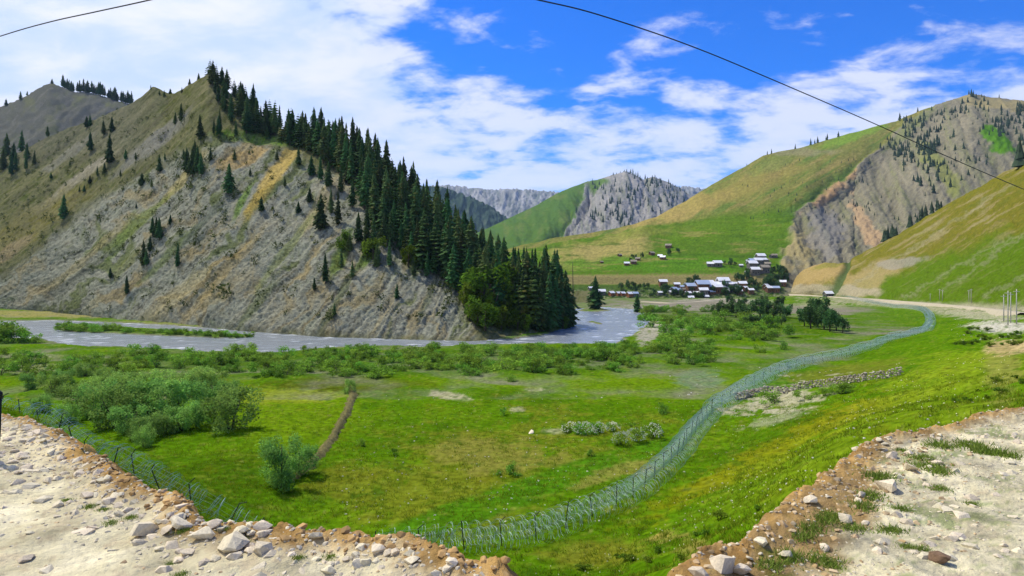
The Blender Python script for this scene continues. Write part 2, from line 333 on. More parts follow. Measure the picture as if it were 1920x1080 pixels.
paint(g, fc, (0.32, 0.20, 0.075)); paint(g, fc * sst(0, 0.6, fine) * 0.6, (0.46, 0.33, 0.17)); paint(g, fc * sst(0.1, 0.6, mid) * 0.75, (0.13, 0.17, 0.02))
ground = link('ground', mesh_np('ground', GV.reshape(-1, 3), grid_faces(*GPX.shape), M_ground, True, g), kind='structure', label='green valley meadow floor with gravel road ledge', category='ground')
# patch of road beneath and behind the viewer
pv = np.array([(x, y, ZR - 0.03) for y in (-25, 1.6) for x in (-60, 60)], float); pv[:, 2] -= 0.02
link('road_shoulder', mesh_np('road_shoulder', pv, [[0, 1, 3, 2]], mat('road_gravel', GRAV, var=0.3, vscale=6, bump=0.5, bscale=20)), kind='structure', label='pale gravel road surface behind the viewpoint', category='road')

def gpick(px, py):
    """first ground point met along a line of sight"""
    ci = int(np.abs(cols - px).argmin()); zc = GZ[:, ci]; k = (HY - py) / F; diff = zc - k * rows; diff[rows < 3.4] = -1
    hit = np.nonzero(diff >= 0)[0]; i = hit[0] if len(hit) and hit[0] > 0 else int(np.searchsorted(rows, 740))
    t = diff[i] / (diff[i] - diff[i - 1]) if diff[i] > 0 and diff[i - 1] < 0 else 0.0
    d = rows[i] + (rows[i - 1] - rows[i]) * t
    return np.array([(px - CX) / F * d, d, zc[i] + (zc[i - 1] - zc[i]) * t])
def gz_xy(x, y): return float(ground_z(np.array([CX + x / y * F]), np.array([y]))[0][0])
def gz_arr(x, y): return ground_z(CX + np.asarray(x) / np.asarray(y) * F, np.asarray(y, float))[0]

# ------------------------------------------------------------------ river water
M_water = mat('river_water', attr='Col', rough=0.22, bump=0.55, bscale=0.55, bdist=0.5, spec=0.35, stretch=(0.6, 1.4, 1))
wx = np.linspace(-330, 110, 440); wy = np.geomspace(120, 470, 300)
WX, WY = np.meshgrid(wx, wy); WXf = WX
ws = sdist(WX, WY, RIV_W)
keep = ws < 6
wcol = np.empty(WX.shape + (3,)); wcol[...] = C3((0.23, 0.255, 0.27))
fl = fbm(WX / 16, WY / 5, o=5, g=0.6)
paint(wcol, sst(0.0, 0.9, fl) * 0.6, (0.30, 0.34, 0.37)); paint(wcol, sst(0.0, 0.9, -fl) * 0.5, (0.15, 0.185, 0.22))
fo = fbm(WX / 7 + 40, WY / 1.8, o=5, g=0.65) + 0.25 * sst(0.0, 1.0, fbm(WX / 60, WY / 30, o=2)); rap = sst(-9, -2, ws)
paint(wcol, sst(0.55, 0.95, fo + 0.28 * rap) * 0.9, (0.80, 0.84, 0.86))
WZ = ZW + 0.10 * fbm(WX / 3.2, WY / 1.6, o=3) + 0.12 * sst(0.5, 0.9, fo)
fW = grid_faces(*WX.shape); kf = keep.ravel()[fW].any(1); fW = fW[kf]
used, inv = np.unique(fW, return_inverse=True)
river = link('river', mesh_np('river', np.stack([WX, WY, WZ], -1).reshape(-1, 3)[used], inv.reshape(-1, 4), M_water, True, wcol.reshape(-1, 3)[used]), kind='structure', label='grey blue river with white riffles below the rocky hill', category='river')

# ------------------------------------------------------------------ hills: lofts of contour lines at real distances
def loft(rowsdef, px, nv, vpow=1.0):
    """rowsdef: list of (points[(px, py, d)], v position); returns grids of px, py, d, v"""
    vs = [r[1] for r in rowsdef]; PY = []; D = []
    for pts, _ in rowsdef:
        a = np.array(pts, float); PY.append(np.interp(px, a[:, 0], a[:, 1])); D.append(np.interp(px, a[:, 0], a[:, 2]))
    PY = np.array(PY); D = np.array(D); Z = (HY - PY) / F * D
    v = np.linspace(vs[0], vs[-1], nv)
    k = np.clip(np.searchsorted(vs, v, 'right') - 1, 0, len(vs) - 2); t = ((v - np.array(vs)[k]) / (np.array(vs)[k + 1] - np.array(vs)[k]))[:, None]
    d = lerp(D[k], D[k + 1], t); z = lerp(Z[k], Z[k + 1], t)
    ker = np.array([1, 2, 3, 2, 1.0]); ker /= ker.sum()
    for _ in range(2):
        for A in (d, z):
            p = np.pad(A, ((2, 2), (0, 0)), 'edge'); A[...] = sum(ker[i] * p[i:i + A.shape[0]] for i in range(5))
    X = (px[None] - CX) / F * d
    return np.stack([X, d, z], -1), np.broadcast_to(v[:, None], d.shape).copy()
def displace(V, amp):
    du = np.gradient(V, axis=1); dv = np.gradient(V, axis=0); n = np.cross(du, dv); n /= np.linalg.norm(n, axis=-1)[..., None] + 1e-9
    n = np.where((n[..., 2] < 0)[..., None], -n, n)
    return V + n * amp[..., None]
class Pick:
    def __init__(s, V, front): s.V = V.reshape(-1, 3); a, b = proj(V); s.a = a.ravel(); s.b = b.ravel(); s.f = np.broadcast_to(front, V.shape[:2]).ravel()
    def __call__(s, px, py):
        q = (s.a - px) ** 2 + (s.b - py) ** 2 + np.where(s.f, 0, 1e7); return s.V[int(q.argmin())].copy()
def ramp(v, pts):
    a = np.array(pts, float); return np.interp(v, a[:, 0], a[:, 1])

# ---- rocky forested hill across the river
lb = [(-400, 577), (0, 579), (100, 585), (200, 597), (330, 607), (450, 618), (600, 629), (750, 634), (870, 637), (960, 636), (1020, 629), (1060, 615), (1080, 604), (1110, 604)]
base = [(px, py, 20016 / (py - HY)) for px, py in lb]
base = [(px, HY + 18.5 * F / (d - 1), d - 1) for px, py, d in base]
ridge = [(-400, 345, 560), (0, 300, 520), (100, 255, 500), (200, 215, 475), (250, 190, 460), (287, 163, 440), (318, 180, 425), (350, 162, 400), (390, 141, 375), (430, 175, 362), (480, 215, 348), (560, 258, 326),
         (620, 274, 312), (680, 308, 298), (740, 364, 285), (800, 415, 275), (850, 462, 268), (900, 512, 263), (950, 553, 260), (1000, 580, 259), (1050, 598, 260), (1080, 609, 261), (1110, 612, 262)]
bi = np.array(base); ri = np.array(ridge)
pxs = np.array([p for p in range(-400, 1111, 15)])
mid1 = []; mid2 = []
for p in pxs:
    b_y, b_d = np.interp(p, bi[:, 0], bi[:, 1]), np.interp(p, bi[:, 0], bi[:, 2]); r_y, r_d = np.interp(p, ri[:, 0], ri[:, 1]), np.interp(p, ri[:, 0], ri[:, 2])
    mid1.append((p, lerp(b_y, r_y, 0.38), lerp(b_d, r_d, 0.22))); mid2.append((p, lerp(b_y, r_y, 0.72), lerp(b_d, r_d, 0.55)))
back = [(p, y + 10 + 0.10 * (HY - y), d + 90) for p, y, d in ridge]
back2 = [(p, HY + 20, d + 330) for p, y, d in ridge]
pxg = np.linspace(-400, 1110, 700)
V, v = loft([(base, 0), (mid1, 0.36), (mid2, 0.7), (ridge, 1.0), (back, 1.18), (back2, 1.5)], pxg, 360)
px0, py0 = proj(V)
ang = np.radians(np.interp(px0, [0, 400, 700, 900], [38, 45, 58, 64]))
acr = px0 * np.sin(ang) + py0 * np.cos(ang); alo = px0 * np.cos(ang) - py0 * np.sin(ang)
warp = 34 * fbm(px0 / 110, py0 / 110, o=4, g=0.6)
st1 = ridged((acr + 0.45 * warp) / 52, alo / 420, 3, 0.5); st2 = ridged((acr + 0.25 * warp) / 9 + 7, alo / 130, 3, 0.6); st3 = fbm(px0 / 7, py0 / 7, o=3, g=0.7); sp3 = fbm(px0 / 2.6, py0 / 2.6, o=2)
rockp = [(-60, 560), (0, 525), (60, 480), (110, 440), (190, 372), (260, 330), (330, 300), (400, 262), (450, 262), (520, 272), (600, 320), (655, 325), (690, 400), (740, 450), (800, 500), (860, 545), (885, 610), (890, 645), (-60, 600)]
rs = -sdist(px0, py0, rockp) + 16 * fbm(px0 / 60, py0 / 60, o=4, g=0.6)
rock = sst(-14, 14, rs) * (v < 1.0)
fade = sst(0.0, 0.05, v) * np.interp(px0, [1000, 1090], [1, 0.2]) * lerp(1, 0.6, sst(0.9, 1.0, v))
V = displace(V, (rock * (1.3 * st1 + 0.42 * st2 + 0.30 * st3 + 0.14 * sp3) + (1 - rock) * (1.1 * st1 + 0.25 * st2 + 0.1 * sp3)) * fade)
V[..., 2] += (0.8 + 2.0 * sst(0.1, 0.6, v)) * fbm(V[..., 0] / 30, V[..., 1] / 30, o=4) * fade
c = np.empty(V.shape); c[...] = C3((0.112, 0.120, 0.034))
gz = fbm(px0 / 40 + 5, py0 / 40, o=5, g=0.6); strk = fbm(acr / 9 + 3, alo / 120, o=5, g=0.65); sp = fbm(px0 / 4, py0 / 4 + 8, o=3, g=0.7)
paint(c, sst(0, 0.8, gz) * 0.6, (0.085, 0.115, 0.022)); paint(c, sst(0.1, 0.8, strk) * 0.7, (0.215, 0.19, 0.09)); paint(c, sst(0.1, 0.8, -strk + 0.3 * sp) * 0.7, (0.085, 0.08, 0.035))
paint(c, sst(340, 260, py0) * sst(330, 240, px0) * 0.55, (0.13, 0.13, 0.095))
rc = np.empty(V.shape); rc[...] = C3((0.165, 0.158, 0.125))
paint(rc, sst(0, 0.8, strk) * 0.7, (0.245, 0.225, 0.17)); paint(rc, sst(0, 0.7, -strk) * 0.8, (0.11, 0.105, 0.085)); paint(rc, sst(0.15, 0.6, sp + 0.4 * strk) * 0.35, (0.075, 0.072, 0.06)); paint(rc, sst(0.2, 0.7, -sp) * 0.25, (0.30, 0.28, 0.22))
f3 = ridged((acr + 0.25 * warp + 2 * st3) / 5.5, alo / 60, 3, 0.75); tint = fbm(px0 / 55 + 9, py0 / 55 + 4, o=4, g=0.6)
paint(rc, sst(0.0, 0.7, tint) * 0.6, (0.135, 0.15, 0.10)); paint(rc, sst(0.05, 0.7, -tint) * 0.55, (0.22, 0.18, 0.115)); paint(rc, sst(0.15, 0.75, f3) * 0.55, (0.29, 0.275, 0.22)); paint(rc, sst(0.0, 0.7, -f3) * 0.7, (0.06, 0.06, 0.045))
och = fbm((acr + warp) / 34 + 20, alo / 220 + 3, o=4, g=0.55)
paint(rc, sst(0.15, 0.7, och) * 0.7, (0.27, 0.195, 0.085)); paint(rc, sst(0.15, 0.6, -och + 0.3 * gz) * 0.8, (0.105, 0.12, 0.036))
def hb(cc, x0, y0, rx, ry, rot, colr, a, noise=0.5, soft=0.6):
    dx, dy = px0 - x0, py0 - y0; cr, sr = math.cos(R(rot)), math.sin(R(rot))
    q = np.hypot((dx * cr + dy * sr) / rx, (-dx * sr + dy * cr) / ry) + noise * (0.6 * gz + 0.4 * strk)
    paint(cc, sst(1 + soft / 2, 1 - soft / 2, q) * a, colr)
for a in ((520, 330, 100, 14, -56, (0.46, 0.31, 0.08), 0.9), (455, 300, 50, 12, -20, (0.42, 0.27, 0.10), 0.7), (350, 330, 60, 9, -50, (0.40, 0.30, 0.10), 0.6), (600, 390, 60, 12, -55, (0.38, 0.28, 0.13), 0.5), (330, 560, 110, 14, -40, (0.36, 0.28, 0.13), 0.5),
          (260, 420, 90, 9, -42, (0.15, 0.18, 0.03), 0.7), (455, 390, 40, 7, -60, (0.12, 0.20, 0.02), 0.8), (700, 470, 40, 10, -50, (0.12, 0.19, 0.02), 0.9), (640, 480, 45, 12, -70, (0.10, 0.16, 0.02), 0.8), (230, 450, 50, 8, -60, (0.13, 0.17, 0.04), 0.7),
          (680, 350, 55, 30, 40, (0.37, 0.29, 0.16), 0.6), (750, 410, 40, 26, 50, (0.36, 0.28, 0.14), 0.5), (240, 500, 40, 9, -50, (0.16, 0.17, 0.04), 0.6), (770, 500, 30, 12, 60, (0.14, 0.17, 0.03), 0.6), (170, 480, 110, 8, -40, (0.30, 0.24, 0.12), 0.6), (420, 520, 120, 9, -48, (0.30, 0.22, 0.10), 0.6), (540, 470, 100, 9, -55, (0.14, 0.16, 0.04), 0.6), (640, 560, 80, 7, -62, (0.10, 0.115, 0.05), 0.7), (730, 570, 70, 6, -64, (0.28, 0.22, 0.12), 0.6), (330, 470, 90, 8, -45, (0.10, 0.13, 0.03), 0.7), (480, 580, 70, 8, -50, (0.11, 0.13, 0.045), 0.6), (800, 570, 50, 6, -66, (0.09, 0.10, 0.05), 0.7), (400, 400, 100, 8, -48, (0.11, 0.115, 0.095), 0.8), (120, 540, 110, 8, -36, (0.10, 0.10, 0.08), 0.7)):
    hb(rc, *a[:6], a[6] * 0.9)
for a in ((140, 345, 90, 9, -35, (0.38, 0.34, 0.24), 0.9), (290, 270, 90, 14, -38, (0.24, 0.235, 0.20), 0.8), (130, 290, 60, 10, -35, (0.26, 0.25, 0.2), 0.6), (60, 420, 130, 26, -35, (0.22, 0.19, 0.05), 0.7), (500, 262, 100, 10, 6, (0.11, 0.22, 0.01), 0.85),
          (930, 570, 75, 36, 30, (0.12, 0.19, 0.012), 0.9), (820, 460, 60, 30, 40, (0.22, 0.17, 0.06), 0.5), (1030, 605, 60, 18, 10, (0.10, 0.17, 0.01), 0.9), (890, 590, 30, 40, 30, (0.30, 0.22, 0.10), 0.6), (10, 480, 60, 10, -40, (0.38, 0.28, 0.15), 0.6)):
    hb(c, *a)
rc *= ((0.42 + 0.95 * sst(-0.75, 0.95, 0.55 * f3 + 0.75 * sp + 0.25 * strk))[..., None]) * np.array([0.88, 0.93, 0.86]); c *= (0.62 + 0.55 * sst(-0.8, 0.9, 0.8 * sp + 0.4 * strk))[..., None]
c = lerp(c, rc, rock[..., None])
f4 = ridged(acr / 6 + 3, alo / 30, 3, 0.7); paint(c, (1 - rock) * sst(0.35, 0.9, f4) * 0.35, (0.22, 0.20, 0.12)); paint(c, (1 - rock) * sst(0.1, 0.7, -f4) * 0.4, (0.07, 0.085, 0.022))
toe = sst(0.06, 0.0, v) * sst(880, 930, px0); paint(c, toe * 0.7, (0.22, 0.20, 0.16))
hill_pick = Pick(V, v < 1.02)
HILLV, HILLv = V, v
link('rocky_hill', mesh_np('rocky_hill', V.reshape(-1, 3), grid_faces(*v.shape), M_hill, True, c), kind='structure', label='steep rocky hill with a forested crest across the river', category='hill')

# ---- ridge behind it
rg = [(-500, 240, 1000), (-200, 215, 1000), (0, 197, 1000), (40, 181, 1000), (70, 163, 1000), (95, 150, 1000), (112, 158, 1000), (135, 167, 1000), (180, 172, 1000), (250, 193, 1000), (330, 220, 1000), (440, 260, 1000)]
V, v = loft([([(p, 480, 620) for p, _, _ in rg], 0), ([(p, lerp(y, 480, 0.45), 790) for p, y, d in rg], 0.5), (rg, 1.0), ([(p, y + 120, d + 300) for p, y, d in rg], 1.4)], np.linspace(-500, 440, 240), 130)
px0, py0 = proj(V)
V = displace(V, 9 * ridged((px0 + py0) / 70, (px0 - py0) / 160, 4, 0.55) * sst(1.0, 0.75, v) + 2 * fbm(px0 / 8, py0 / 8, o=3))
gz = fbm(px0 / 40, py0 / 40, o=5, g=0.6); strk = fbm((px0 + py0) / 10, (px0 - py0) / 60, o=5, g=0.6)
c = np.empty(V.shape); c[...] = C3((0.115, 0.115, 0.09)); paint(c, sst(0, 0.7, strk) * 0.7, (0.16, 0.155, 0.13)); paint(c, sst(0.0, 0.7, gz) * 0.6, (0.15, 0.16, 0.06))
back_pick = Pick(V, v < 1.01)
link('grey_ridge', mesh_np('grey_ridge', V.reshape(-1, 3), grid_faces(*v.shape), M_hill, True, c), kind='structure', label='grey scree ridge rising behind the rocky hill', category='hill')

# ---- big mountain on the village side
rg = [(940, 470, 900), (1030, 447, 900), (1100, 437, 915), (1190, 420, 950), (1230, 408, 1000), (1290, 375, 1100), (1350, 336, 1200), (1430, 291, 1300), (1500, 275, 1350), (1560, 258, 1380), (1620, 241, 1400), (1680, 226, 1420), (1700, 216, 1420), (1740, 201, 1420), (1780, 190, 1410), (1820, 177, 1400), (1850, 182, 1400), (1920, 190, 1400), (2050, 150, 1400), (2400, 120, 1400)]
pp = [p for p, _, _ in rg]
crest = [(940, 480, 860), (1030, 460, 850), (1100, 445, 850), (1190, 432, 850), (1300, 415, 850), (1400, 407, 850), (1480, 396, 850), (1530, 400, 850), (1600, 420, 850), (1800, 400, 850), (2400, 330, 850)]
V, v = loft([([(p, 566, 585) for p in pp], 0), ([(p, 541, 612) for p in pp], 0.10), ([(p, 533, 622) for p in pp], 0.14), ([(p, 517, 632) for p in pp], 0.2), (crest, 0.52), (rg, 1.0), ([(p, y + 80, d + 350) for p, y, d in rg], 1.25)], np.linspace(940, 2400, 560), 300)
px0, py0 = proj(V)
spur = np.interp(py0, [170, 225, 260, 320, 375, 400, 470, 560], [1815, 1700, 1670, 1600, 1530, 1492, 1470, 1470])
ds = px0 - spur + 14 * fbm(px0 / 40, py0 / 40, o=4, g=0.6)
rock = sst(-6, 8, ds)
V[..., 1] += 0; push = 60 * sst(0.3, 0.6, v) * np.exp(-((ds - 55) / 60) ** 2) * sst(1.05, 0.85, v)
V *= (1 + push / V[..., 1])[..., None]
gl = ridged((px0 - 0.5 * py0) / 60, (py0 + 0.3 * px0) / 180, 4, 0.55); gs = ridged((px0 + 0.8 * py0) / 16, (py0 - px0) / 50, 4, 0.6)
amp = rock * (6.5 * gl + 1.8 * gs + 1.2 * fbm(px0 / 4, py0 / 4, o=3, g=0.7)) + (1 - rock) * (5 * fbm(px0 / 90, py0 / 60, o=3) * sst(0.2, 0.5, v) + 0.3 * fbm(px0 / 7, py0 / 4, o=3) * sst(0.16, 0.3, v))
V = displace(V, amp * sst(0.08, 0.3, v) * lerp(1, 0.5, sst(0.85, 1.0, v)))
terr = sst(0.2, 0.24, v) * sst(0.55, 0.4, v)
V[..., 2] += terr * 0.9 * (np.abs(((V[..., 2] + 3 * fbm(V[..., 0] / 60, V[..., 1] / 60, o=2)) / 4.5) % 1 - 0.5) - 0.25)
gz = fbm(px0 / 45, py0 / 30, o=5, g=0.6); sp = fbm(px0 / 5, py0 / 3.5, o=4, g=0.7); hz = fbm(px0 / 90, py0 / 7, o=5, g=0.6)
dia = fbm((px0 + 1.6 * py0) / 22, (px0 - py0) / 150, o=4, g=0.6)
c = np.empty(V.shape); c[...] = C3((0.088, 0.168, 0.012))
up = sst(0.5, 0.62, v); paint(c, up * 0.85, (0.20, 0.19, 0.05)); paint(c, up * sst(0.0, 0.6, dia) * 0.75, (0.10, 0.17, 0.03)); paint(c, up * sst(0.1, 0.7, -dia + 0.3 * sp) * 0.6, (0.30, 0.22, 0.08))
def hb2(x0, y0, rx, ry, rot, colr, a, noise=0.5, soft=0.6):
    dx, dy = px0 - x0, py0 - y0; cr, sr = math.cos(R(rot)), math.sin(R(rot))
    q = np.hypot((dx * cr + dy * sr) / rx, (-dx * sr + dy * cr) / ry) + noise * gz
    paint(c, sst(1 + soft / 2, 1 - soft / 2, q) * a, colr)
for a in ((1275, 392, 90, 18, -18, (0.34, 0.26, 0.08), 0.8), (1400, 350, 90, 20, -20, (0.27, 0.22, 0.06), 0.6), (1590, 258, 70, 10, -18, (0.16, 0.26, 0.03), 0.9), (1560, 350, 110, 14, -32, (0.10, 0.18, 0.03), 0.7), (1460, 300, 60, 12, -25, (0.18, 0.22, 0.05), 0.6),
          (1130, 470, 95, 26, -10, (0.34, 0.28, 0.09), 0.9), (1200, 440, 130, 8, -8, (0.20, 0.22, 0.04), 0.7), (1500, 285, 60, 8, 0, (0.25, 0.22, 0.12), 0.6), (1380, 430, 130, 20, -4, (0.105, 0.19, 0.012), 0.8), (1250, 495, 180, 16, 0, (0.09, 0.21, 0.012), 0.85)):
    hb2(*a)
lowm = sst(0.52, 0.48, v) * sst(0.2, 0.22, v)
paint(c, lowm * sst(0.15, 0.7, hz) * 0.7, (0.24, 0.22, 0.06)); paint(c, lowm * sst(0.2, 0.7, -hz) * 0.7, (0.055, 0.115, 0.012))
bluff = sst(0.13, 0.145, v) * sst(0.215, 0.195, v + 0.01 * sp); paint(c, bluff * 0.85, (0.34, 0.27, 0.11)); paint(c, bluff * sst(0.1, 0.6, sp) * 0.5, (0.16, 0.17, 0.04))
paint(c, sst(0.14, 0.12, v) * 0.9, (0.07, 0.12, 0.025)); paint(c, sst(0.10, 0.08, v) * sst(0.0, 0.5, sp) * 0.6, (0.27, 0.24, 0.16))
rc = np.empty(V.shape); rc[...] = C3((0.22, 0.20, 0.145))
gcol = fbm((px0 - 0.5 * py0) / 22, (py0 + 0.3 * px0) / 120, o=5, g=0.65)
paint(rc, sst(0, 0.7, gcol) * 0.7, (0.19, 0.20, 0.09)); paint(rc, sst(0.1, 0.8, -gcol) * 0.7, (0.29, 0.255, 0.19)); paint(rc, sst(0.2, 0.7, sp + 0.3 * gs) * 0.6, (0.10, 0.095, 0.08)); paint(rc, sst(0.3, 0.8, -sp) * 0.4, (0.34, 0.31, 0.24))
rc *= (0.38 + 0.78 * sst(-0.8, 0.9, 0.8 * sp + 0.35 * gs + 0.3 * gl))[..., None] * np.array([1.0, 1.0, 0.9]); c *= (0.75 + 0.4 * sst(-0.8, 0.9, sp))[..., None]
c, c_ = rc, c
for a in ((1560, 350, 60, 16, -45, (0.46, 0.28, 0.13), 0.85), (1620, 430, 45, 14, 60, (0.44, 0.29, 0.15), 0.7), (1870, 268, 36, 17, 42, (0.08, 0.20, 0.01), 1.0), (1880, 200, 80, 12, 8, (0.34, 0.28, 0.12), 0.7), (1760, 320, 80, 14, 55, (0.20, 0.22, 0.05), 0.7),
          (1700, 250, 60, 10, -40, (0.17, 0.19, 0.07), 0.7), (1490, 470, 40, 40, 0, (0.33, 0.27, 0.12), 0.8), (1545, 440, 44, 34, 60, (0.21, 0.20, 0.18), 0.7)):
    hb2(*a, noise=0.8) if len(a) == 7 else None
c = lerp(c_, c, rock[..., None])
mt_pick = Pick(V, v < 1.01)
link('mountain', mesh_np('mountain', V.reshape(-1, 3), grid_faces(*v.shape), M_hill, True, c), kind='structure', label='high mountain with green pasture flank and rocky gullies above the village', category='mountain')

# ---- near pasture slope on the road side
rg = [(1462, 556, 650), (1480, 540, 630), (1510, 515, 620), (1545, 499, 610), (1590, 486, 600), (1640, 462, 580), (1700, 428, 550), (1780, 378, 505), (1850, 340, 470), (1920, 300, 440), (2100, 215, 400), (2500, 120, 330)]
bs = [(1462, 562, 628), (1480, 556, 600), (1520, 558, 570), (1590, 562, 480), (1700, 572, 372), (1800, 578, 300), (1920, 588, 225), (2100, 600, 180), (2500, 620, 140)]
V, v = loft([([(p, y + 22, d - 3) for p, y, d in bs], -0.06), (bs, 0), ([(p, lerp(np.interp(p, *np.array(bs).T[:2]), y, 0.45), lerp(np.interp(p, np.array(bs)[:, 0], np.array(bs)[:, 2]), d, 0.4)) for p, y, d in rg], 0.5), (rg, 1.0), ([(p, y + 60, d + 160) for p, y, d in rg], 1.3)], np.linspace(1462, 2500, 420), 230)
px0, py0 = proj(V)
fall = ridged((px0 * 0.62 + py0) / 34, (px0 - py0 * 0.6) / 260, 4, 0.55)
am = 1.6 * fall * sst(0.05, 0.2, v) * sst(1.0, 0.85, v) + 1.0 * fbm(px0 / 30, py0 / 30, o=4) * sst(0, 0.2, v) + 0.35 * fbm(px0 / 5, py0 / 5, o=3)
mound = np.hypot((px0 - 1540) / 70, (py0 - 522) / 36); am += 5 * sst(1.2, 0.3, mound)
gul = dist_line(px0, py0, [(1500, 492), (1560, 490), (1588, 484), (1592, 505), (1585, 525), (1570, 545), (1560, 552)]); am -= 3.0 * sst(9, 0, gul)
V = displace(V, am)
gz = fbm(px0 / 45, py0 / 30, o=5, g=0.6); sp = fbm(px0 / 5, py0 / 4, o=4, g=0.7); strk = fbm((px0 * 0.62 + py0) / 9, (px0 - py0 * 0.6) / 110, o=5, g=0.6)
c = np.empty(V.shape); c[...] = C3((0.155, 0.145, 0.016)); lowg = sst(-25, 25, (py0 - 525) + (px0 - 1640) * 0.36 + 20 * gz); paint(c, lowg * 0.95, (0.082, 0.155, 0.005)); paint(c, (1 - lowg) * sst(0.0, 0.7, strk + 0.4 * gz) * 0.8, (0.235, 0.18, 0.065)); paint(c, sst(0.2, 0.8, fbm(px0 / 9, py0 / 6, o=4, g=0.7)) * 0.4, (0.075, 0.095, 0.012))
paint(c, sst(0.1, 0.8, strk) * (0.75 - 0.5 * lowg), (0.25, 0.225, 0.10)); paint(c, sst(0.2, 0.8, -strk) * 0.4, (0.10, 0.13, 0.02)); paint(c, sst(0.35, 0.8, sp) * 0.35, (0.09, 0.11, 0.02))
for a in ((1540, 520, 62, 26, -10, (0.36, 0.26, 0.10), 0.9), (1640, 520, 50, 22, -30, (0.35, 0.27, 0.12), 0.7), (1690, 495, 55, 9, -8, (0.27, 0.25, 0.2), 0.7), (1560, 548, 80, 8, 0, (0.34, 0.30, 0.2), 0.8), (1560, 505, 30, 8, -20, (0.19, 0.19, 0.03), 0.7)):
    hb2(*a)
rills = [[(1700, 560), (1780, 510), (1860, 470), (1930, 430)], [(1770, 545), (1830, 505), (1890, 465), (1930, 440)], [(1850, 560), (1930, 520), (1990, 490)], [(1600, 540), (1680, 490), (1780, 425), (1900, 350)]]
for q in rills: paint(c, sst(5, 1.0, dist_line(px0 + 9 * gz, py0 + 5 * gz, q) + 4.5 * sp) * 0.3, (0.30, 0.28, 0.18))
paint(c, sst(8, 3, gul + 2 * gz) * 0.95, (0.075, 0.115, 0.035)); paint(c, sst(0.07, 0.0, v + 0.03 * gz) * 0.8, (0.38, 0.34, 0.24))
slope_pick = Pick(V, v < 1.01)
link('pasture_slope', mesh_np('pasture_slope', V.reshape(-1, 3), grid_faces(*v.shape), M_hill, True, c), kind='structure', label='olive pasture slope with pale rills rising above the road', category='hill')

# ---- mountain up the valley, and the far range
rg = [(860, 452, 2700), (930, 420, 2800), (1000, 386, 2900), (1050, 359, 3000), (1100, 339, 3000), (1125, 336, 3000), (1150, 327, 3000), (1172, 321, 3000), (1190, 328, 3000), (1206, 337, 3000), (1225, 331, 3050), (1250, 340, 3100), (1290, 364, 3150), (1340, 390, 3150), (1420, 440, 3150)]
V, v = loft([([(p, 535, 1700) for p, _, _ in rg], 0), ([(p, lerp(y, 475, 0.6), 2200) for p, y, d in rg], 0.45), (rg, 1.0), ([(p, y + 40, d + 800) for p, y, d in rg], 1.3)], np.linspace(860, 1420, 300), 170)
px0, py0 = proj(V)
sp_ = np.interp(py0, [330, 345, 400, 450], [1112, 1096, 1076, 1035]); ds = px0 - sp_ + 8 * fbm(px0 / 20, py0 / 20, o=4, g=0.6); rock = sst(-3, 4, ds)
gl = ridged((px0 - 0.2 * py0) / 34, (py0 + 0.6 * px0) / 90, 4, 0.6)
V = displace(V, (rock * (19 * gl + 4 * fbm(px0 / 4, py0 / 4, o=3, g=0.7)) + (1 - rock) * 14 * fbm(px0 / 40, py0 / 40, o=4)) * sst(0.1, 0.3, v) * lerp(1, 0.2, sst(0.85, 1.0, v)) - 60 * np.exp(-((ds - 14) / 14) ** 2) * sst(1.0, 0.8, v))
gz = fbm(px0 / 25, py0 / 20, o=5, g=0.6); sp = fbm(px0 / 4, py0 / 3, o=4, g=0.7); gcol = fbm((px0 - 0.2 * py0) / 10, (py0 + 0.6 * px0) / 50, o=5, g=0.65)
c = np.empty(V.shape); c[...] = C3((0.075, 0.145, 0.016)); paint(c, sst(0, 0.7, gz) * 0.4, (0.17, 0.19, 0.05)); paint(c, sst(0.1, 0.7, -gz) * 0.4, (0.07, 0.14, 0.03))
rc = np.empty(V.shape); rc[...] = C3((0.27, 0.26, 0.235)); paint(rc, sst(0, 0.6, gcol) * 0.6, (0.16, 0.18, 0.10)); paint(rc, sst(0, 0.6, -gcol) * 0.6, (0.38, 0.355, 0.32)); paint(rc, sst(0.2, 0.6, sp) * 0.5, (0.14, 0.14, 0.14))
c = lerp(c, rc, (rock * sst(0.0, 0.1, v + 0.1))[..., None]); topg = np.hypot((px0 - 1122) / 22, (py0 - 344) / 9); paint(c, sst(1.3, 0.6, topg), (0.10, 0.17, 0.03))
mid_pick = Pick(V, v < 1.01)
link('valley_peak', mesh_np('valley_peak', V.reshape(-1, 3), grid_faces(*v.shape), M_far, True, c), kind='structure', label='peak up the valley, green pasture on one flank and grey crags on the other', category='mountain')
rg = [(700, 372, 6000), (780, 352, 6000), (840, 350, 6000), (880, 354, 6000), (930, 358, 6000), (950, 356, 6000), (985, 357, 6000), (1010, 360, 6000), (1040, 362, 6000), (1100, 368, 6000), (1250, 352, 6000), (1300, 352, 6000), (1400, 372, 6000)]
V, v = loft([([(p, 515, 4000) for p, _, _ in rg], 0), ([(p, lerp(y, 450, 0.5), 5200) for p, y, d in rg], 0.5), (rg, 1.0), ([(p, y + 40, d + 1500) for p, y, d in rg], 1.3)], np.linspace(700, 1400, 330), 140)
px0, py0 = proj(V); gl = ridged((px0 + 0.2 * py0) / 26, py0 / 70, 4, 0.6)
V = displace(V, 48 * gl * lerp(1, 0.25, sst(0.8, 1.0, v)) * sst(0, 0.2, v) + 14 * fbm(px0 / 4, py0 / 4, o=3, g=0.7)); V[..., 2] += 9 * ridged(px0 / 30 + 4, px0 * 0, 4, 0.6) * sst(0.6, 1.0, v)
